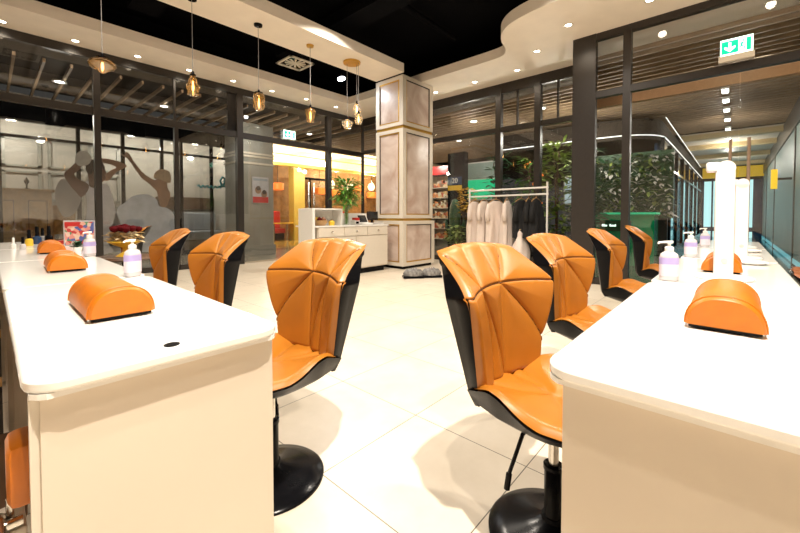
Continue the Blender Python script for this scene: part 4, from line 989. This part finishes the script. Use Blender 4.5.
# items on reception
t = thing('flower_vase', (4.30, 5.16, .885), 'tall glass vase of lilies and green leaves on the reception counter', 'vase')
bm = bm_new(); add_lathe(bm, [(.04, 0), (.045, .01), (.038, .12), (.055, .36), (.052, .36), (.035, .12), (.03, .02), (.001, .015)], seg=24, cap=False); obj('vase', bm, 'clearglass', t, True)
bm = bm_new()
for k in range(12):
    a = k*2.4; add_tube(bm, [(.01*math.cos(a), .01*math.sin(a), .02), (.025*math.cos(a+.5), .025*math.sin(a+.5), .3), (.16*math.cos(a), .16*math.sin(a), .58)], .005, 6)
obj('stems', bm, 'stem', t)
bm = bm_new()
for k in range(340):
    a = random.uniform(0, 6.28); q = .24*random.random()**.6; add_leaf(bm, (q*math.cos(a)*.75, q*math.sin(a)*.75, random.uniform(.34, .80)), (math.cos(a), math.sin(a), random.uniform(-.4, 1.3)), random.uniform(.10, .2), .022, .35)
obj('leaves', bm, 'leaf', t, 'all')
for k in range(11):
    a = k*2.1; q = .08+.015*k; c = Vector((q*math.cos(a), q*math.sin(a), .60+.022*(k % 6))); bm = bm_new()
    for j in range(6): b = j*PI/3; add_leaf(bm, c, (math.cos(b), math.sin(b), .6), .075, .02, .4)
    obj('lily', bm, 'lily', t, 'all')
def on_desk(name, x, label, cat): return thing(name, (x, 5.20, .885), label, cat)
t = on_desk('payment_terminal', 4.55, 'small red and white card terminal beside the vase', 'card terminal'); box('body', 'plastic', t, -.06, .06, -.05, .08, 0, .09, bev=.01); box('red_cover', 'red', t, -.05, .05, -.056, .05, .08, .13, bev=.01); box('keypad', 'black', t, -.035, .035, -.054, -.049, .02, .06)
t = on_desk('tablet_stand', 4.76, 'white tilted till tablet with dark screen on the reception counter', 'tablet')
o = box('case', 'plastic', t, -.12, .12, -.012, .012, .02, .21, rot=(R(-28), 0, 0)); box('screen', 'screen', o, -.10, .10, -.016, -.012, .045, .19); box('foot', 'plastic', t, -.13, .2, -.1, .14, 0, .03, bev=.008)
t = on_desk('monitor', 5.05, 'black monitor with pale keyboard base next to the column', 'monitor'); 
box('screen_panel', 'screen', t, -.14, .14, .06, .09, .08, .25, bev=.006); box('neck', 'black', t, -.02, .02, .075, .1, .02, .1); box('foot', 'black', t, -.07, .07, .03, .14, 0, .012); box('keyboard', 'lightgrey', t, -.16, .15, -.1, .02, 0, .03, bev=.005)
t = on_desk('straw_basket', 3.76, 'brown basket with twisted decorations at the left of the reception counter', 'basket')
bm = bm_new(); add_lathe(bm, [(.08, 0), (.12, .05), (.125, .09), (.11, .09), (.10, .04), (.001, .02)], seg=24, cap=False); obj('basket', bm, 'wood', t, True)
for k in range(5):
    bm = bm_new(); a = k*1.3; add_lathe(bm, [(.001, -.045), (.04, -.02), (.045, .01), (.001, .05)], c=(.06*math.cos(a), .06*math.sin(a), .10), seg=12, cap=False); obj('trinket', bm, ['darkwood', 'straw', 'yellow', 'darkred', 'brown'][k], t, 'all')
t = on_desk('golden_box', 4.0, 'small round golden tin beside the basket on reception', 'tin'); bm = bm_new(); add_lathe(bm, [(.05, 0), (.055, .06), (.03, .085)], seg=18); obj('tin', bm, 'yellow', t, True); bm = bm_new(); add_lathe(bm, [(.02, .085), (.012, .105)], seg=12); obj('knob', bm, 'darkwood', t)

# grey slipper-like low pair on the floor by the column
for i, (x, y, l) in enumerate(((4.80, 4.02, 'left grey padded shoe of a pair on the floor before the column'), (5.06, 3.84, 'right grey padded shoe of a pair on the floor before the column'))):
    t = thing('grey_shoe', (x, y, 0), l, 'shoe', R(-40))
    bm = bm_new(); add_box(bm, -.15, .15, -.06, .06, 0, .025, bev=.01); obj('sole', bm, 'black', t)
    bm = bm_new(); add_lathe(bm, [(.066, .02), (.07, .05), (.05, .085), (.001, .095)], seg=20, cap=False, sx=2.1, sy=.85); obj('upper', bm, 'shoegrey', t, 'all')
    bm = bm_new()
    for k in range(3): add_box(bm, -.02+k*.03, -.01+k*.03, -.045, .045, .085, .095)
    obj('laces', bm, 'grey', t); t.scale = (1.2, 1.6, 1.7)

# --- garment rack along Y at x=6.72
t = thing('garment_rack', (6.72, 3.3, 0), 'white double-rail garment rack in front of the right glass wall', 'clothes rack')
for y in (-.80, .80):
    bm = bm_new(); add_tube(bm, [(0, y, .06), (0, y, 1.66 if y < 0 else 1.60)], .018, 10); add_tube(bm, [(-.25, y, .05), (.25, y, .05)], .018, 10); obj('upright', bm, 'plastic', t, True)
for z in (1.56, 1.44): bm = bm_new(); add_tube(bm, [(0, -.82, z), (0, .82, z)], .017, 10); obj('rail', bm, 'plastic', t, True)
bm = bm_new(); add_tube(bm, [(0, -.8, .12), (0, .8, .12)], .014, 10); obj('bottom_bar', bm, 'plastic', t, True)
for y in (-.80, .80):
    for x in (-.24, .24): bm = bm_new(); add_lathe(bm, [(.001, -.028), (.02, -.02), (.028, 0), (.02, .02), (.001, .028)], c=(x, y, .03), seg=12, cap=False); obj('caster', bm, 'black', t, True)
def gown(y, m, label, H=.86, W=.24, ph=0, name='hanging_gown', cat='gown'):
    t = thing(name, (6.72, y, 1.44), label, cat, random.uniform(-.25, .25) + R(0), 'garments on the white rack')
    bm = bm_new(); NZ, NA = 26, 48; rings = []
    for j in range(NZ+1):
        q = j/NZ; z = -.10 - q*H
        if q < .10: w = .09+(W-.09)*math.sin(q/.10*PI/2)
        else: w = W*(1-.07*math.sin((q-.12)/.88*PI)) + .03*q
        d = .035 + .075*min(1, q*2)
        ring = []
        for k in range(NA):
            a = 2*PI*k/NA; f = 1 + .34*min(1, q*2)*math.sin(6*a+ph+q*2) + .14*math.sin(11*a+ph*2)*q
            ring.append(bm.verts.new((w*math.cos(a)*(1+.04*math.sin(9*a)*q), d*math.sin(a)*f, z + .012*math.sin(5*a+ph)*(q > .98))))
        rings.append(ring)
    for A, B in zip(rings, rings[1:]):
        for k in range(NA): bm.faces.new((A[k], A[(k+1) % NA], B[(k+1) % NA], B[k]))
    obj('cloth', bm, m, t, 'all')
    for s in (-1, 1):
        bm = bm_new(); add_tube(bm, [(s*(W-.05), 0, -.17), (s*(W+.0), -.01, -.34), (s*(W-.0), -.02, -.50)], .035, 12, .05); obj('sleeve', bm, m, t, 'all')
    bm = bm_new(); add_tube(bm, [(-.19, 0, -.13), (-.1, 0, -.085), (0, 0, -.06), (.1, 0, -.085), (.19, 0, -.13)], .008, 8); add_tube(bm, [(0, 0, -.06), (0, 0, -.01), (.012, 0, .012), (0, 0, .026), (-.016, 0, .016)], .004, 6); obj('hanger', bm, 'wood', t, True)
gp = ['pale gown at the left end of the white rack', 'second pale gown on the white rack', 'third pale gown on the white rack, widest', 'fourth pale gown, next to the black garments']
for i, (y, W) in enumerate(((3.98, .22), (3.76, .24), (3.5, .26), (3.27, .23))): gown(y, 'cloth', gp[i], W=W, ph=i*1.7, H=1.0)
for i, y in enumerate((2.98, 2.84, 2.70)): gown(y, 'blackcloth', ['black garment on the rack next to the pale gowns', 'middle black garment on the rack', 'black garment nearest the rack end post'][i], H=.7, W=.2, ph=i, name='hanging_black_garment', cat='garment')
t = thing('white_bag', (6.55, 2.92, .0), 'crumpled pale fabric bag at the foot of the garment rack', 'bag')
bm = bm_new(); rings = []
for j in range(15):
    q = j/14; ring = []
    for k in range(36):
        a = 2*PI*k/36; r = .02+.19*math.sin(PI*min(.93, .18+q*.80))*(1+.12*math.sin(3*a+q*5)+.07*math.sin(7*a-q*9)); ring.append(bm.verts.new((r*math.cos(a), r*.8*math.sin(a), .74*q*(1+.05*math.sin(2*a+1)))))
    rings.append(ring)
for A, B in zip(rings, rings[1:]):
    for k in range(36): bm.faces.new((A[k], A[(k+1) % 36], B[(k+1) % 36], B[k]))
bm.faces.new(rings[0]); bm.faces.new(rings[-1])
obj('body', bm, 'cloth', t, 'all'); bm = bm_new(); add_tube(bm, [(-.04, 0, .70), (-.03, 0, .80), (.03, 0, .80), (.04, 0, .70)], .008, 8); obj('handle', bm, 'straw', t)

# --- pendants
def pendant(x, y, prof, zb, label, canopy='black', own=True, h=None, glassm='amber'):
    t = thing('pendant_lamp', (x, y, ZC), label, 'pendant lamp', 0, 'glass pendant lamps under the cream beam')
    if own: bm = bm_new(); add_lathe(bm, [(.001, -.03), (.055, -.026), (.06, 0)], seg=24, cap=False); obj('canopy', bm, canopy, t, True)
    top = zb + prof[-1][1] - ZC
    bm = bm_new(); add_tube(bm, [(0, 0, -.01), (0, 0, top+.03)], .0035, 6); obj('cord', bm, 'grey', t)
    bm = bm_new(); add_lathe(bm, [(prof[-1][0]+.004, top-.005), (prof[-1][0]+.006, top+.012), (.018, top+.02), (.014, top+.05), (.001, top+.055)], seg=20, cap=False); obj('cap', bm, 'black', t, True)
    bm = bm_new(); p2 = [(r, z+zb-ZC) for r, z in prof]; add_lathe(bm, p2, seg=36, cap=False); obj('glass_shade', bm, glassm, t, 'all')
    zz = zb-ZC+prof[-1][1]*.25
    bm = bm_new(); add_lathe(bm, [(.001, zz-.02), (.010, zz), (.013, zz+.03), (.008, zz+prof[-1][1]*.45)], seg=12, cap=False); obj('bulb', bm, 'bulb', t, 'all')
    return t
pendant(.87, 5.14, [(.001, 0), (.03, .005), (.05, .03), (.10, .05), (.128, .085), (.12, .115), (.08, .145), (.05, .16)], 2.60, 'flattened amber glass pendant, leftmost of the row')
pendant(1.78, 5.14, [(.001, 0), (.06, .0), (.065, .01), (.06, .05), (.078, .09), (.075, .12), (.055, .15), (.05, .19), (.035, .225), (.03, .25)], 2.58, 'amber bottle-shaped glass pendant, second from the left')
pendant(2.66, 5.14, [(.001, 0), (.05, .01), (.075, .04), (.08, .07), (.08, .20), (.07, .235), (.05, .25)], 2.57, 'smoky cylinder glass pendant, third from the left')
pendant(3.54, 5.14, [(.001, 0), (.05, .0), (.055, .01), (.082, .16), (.08, .185), (.04, .21), (.02, .23)], 2.57, 'tapered amber glass pendant, fourth from the left', canopy='gold')
t = thing('pendant_canopy', (4.42, 5.14, ZC), 'round gold ceiling plate above the three clustered pendants', 'ceiling plate'); bm = bm_new(); add_lathe(bm, [(.001, -.035), (.15, -.03), (.155, 0)], seg=32, cap=False); obj('plate', bm, 'gold', t, True)
pendant(4.36, 5.20, [(.001, 0), (.06, .005), (.085, .05), (.105, .10), (.085, .13), (.03, .15), (.02, .17)], 2.62, 'wide bowl glass pendant, left and lowest of the cluster', own=False, glassm='palebulb')
pendant(4.50, 5.10, [(.001, 0), (.05, .005), (.07, .06), (.075, .12), (.04, .17), (.02, .19)], 2.88, 'upper glass pendant of the cluster by the column', own=False, glassm='palebulb')
pendant(4.47, 5.02, [(.001, 0), (.05, .01), (.075, .07), (.06, .14), (.03, .18), (.02, .2)], 2.68, 'lower right glass pendant of the cluster by the column', own=False, glassm='palebulb')

# ============================================================ LIGHTS
def light_grid():
    for (x, y), s in DL[::1]: spot((x, y, 3.77), 26 if s == 'far' else 20, 150, .7, (1, .84, .64), .05)
light_grid()
WARM = (1, .90, .77)
spot((4.84, 5.95, 3.78), 60, 160, .6, (.95, .97, 1), .05)
# track spots on the open black ceiling over the seating, plus a fill added for the column
for (x, y, e) in ((.42, -.15, 950), (.0, .15, 200), (2.6, 2.9, 150), (.9, 3.9, 260), (4.3, 1.6, 220), (3.6, 4.3, 330), (3.4, -.7, 240)):
    spot((x, y, 4.1), e, 140, .7, WARM, .035)
# mall point lights, some only added to brighten the plant wall, shops and restaurant
for (x, y, e) in ((.9, 9.4, 18), (2.6, 12.0, 80), (4.4, 9.0, 22), (0.4, 12, 90), (4.2, 12, 70), (11.5, 14.6, 90), (14, 14.6, 90), (8.4, 3.0, 60), (8.2, 5.0, 70), (9.5, 8.0, 110), (8.2, 1.6, 25), (9.0, 2.5, 45), (8.4, 0, 35), (12, .2, 60), (16, .2, 60), (20, .2, 60), (9.6, 12.8, 160), (12.5, 13.5, 160), (7.4, 13.0, 140)):
    l = bpy.data.lights.new('mall_lamp_and_fill', 'POINT'); l.energy = e*.75; l.shadow_soft_size = .08; l.color = (1, .86, .62) if y > 11.5 and x > 6 else (1, .95, .84)
    lo = bpy.data.objects.new('mall_lamp_and_fill', l); COL.objects.link(lo); lo.location = (x, y, 2.9)
w = bpy.data.worlds.new('world'); SC.world = w; w.use_nodes = True
w.node_tree.nodes['Background'].inputs[0].default_value = (.9, .85, .78, 1); w.node_tree.nodes['Background'].inputs[1].default_value = .05

# ============================================================ CAMERA
cam = bpy.data.cameras.new('camera'); co = bpy.data.objects.new('camera', cam); COL.objects.link(co)
cam.sensor_width = 36; cam.sensor_fit = 'HORIZONTAL'; cam.lens = 371.5/800*36; cam.clip_start = .02; cam.clip_end = 200
yaw, pit = R(42), R(1.5)
d = Vector((math.cos(yaw)*math.cos(pit), math.sin(yaw)*math.cos(pit), -math.sin(pit)))
co.location = (0, 0, 1.05); co.rotation_euler = d.to_track_quat('-Z', 'Y').to_euler()
cam.shift_y = -41/800
SC.camera = co
SC.view_settings.view_transform = 'Standard'; SC.view_settings.look = 'None'; SC.view_settings.gamma = 1; SC.view_settings.use_curve_mapping = False
SC.view_settings.exposure = .18
SC.cycles.max_bounces = 8; SC.cycles.transparent_max_bounces = 16
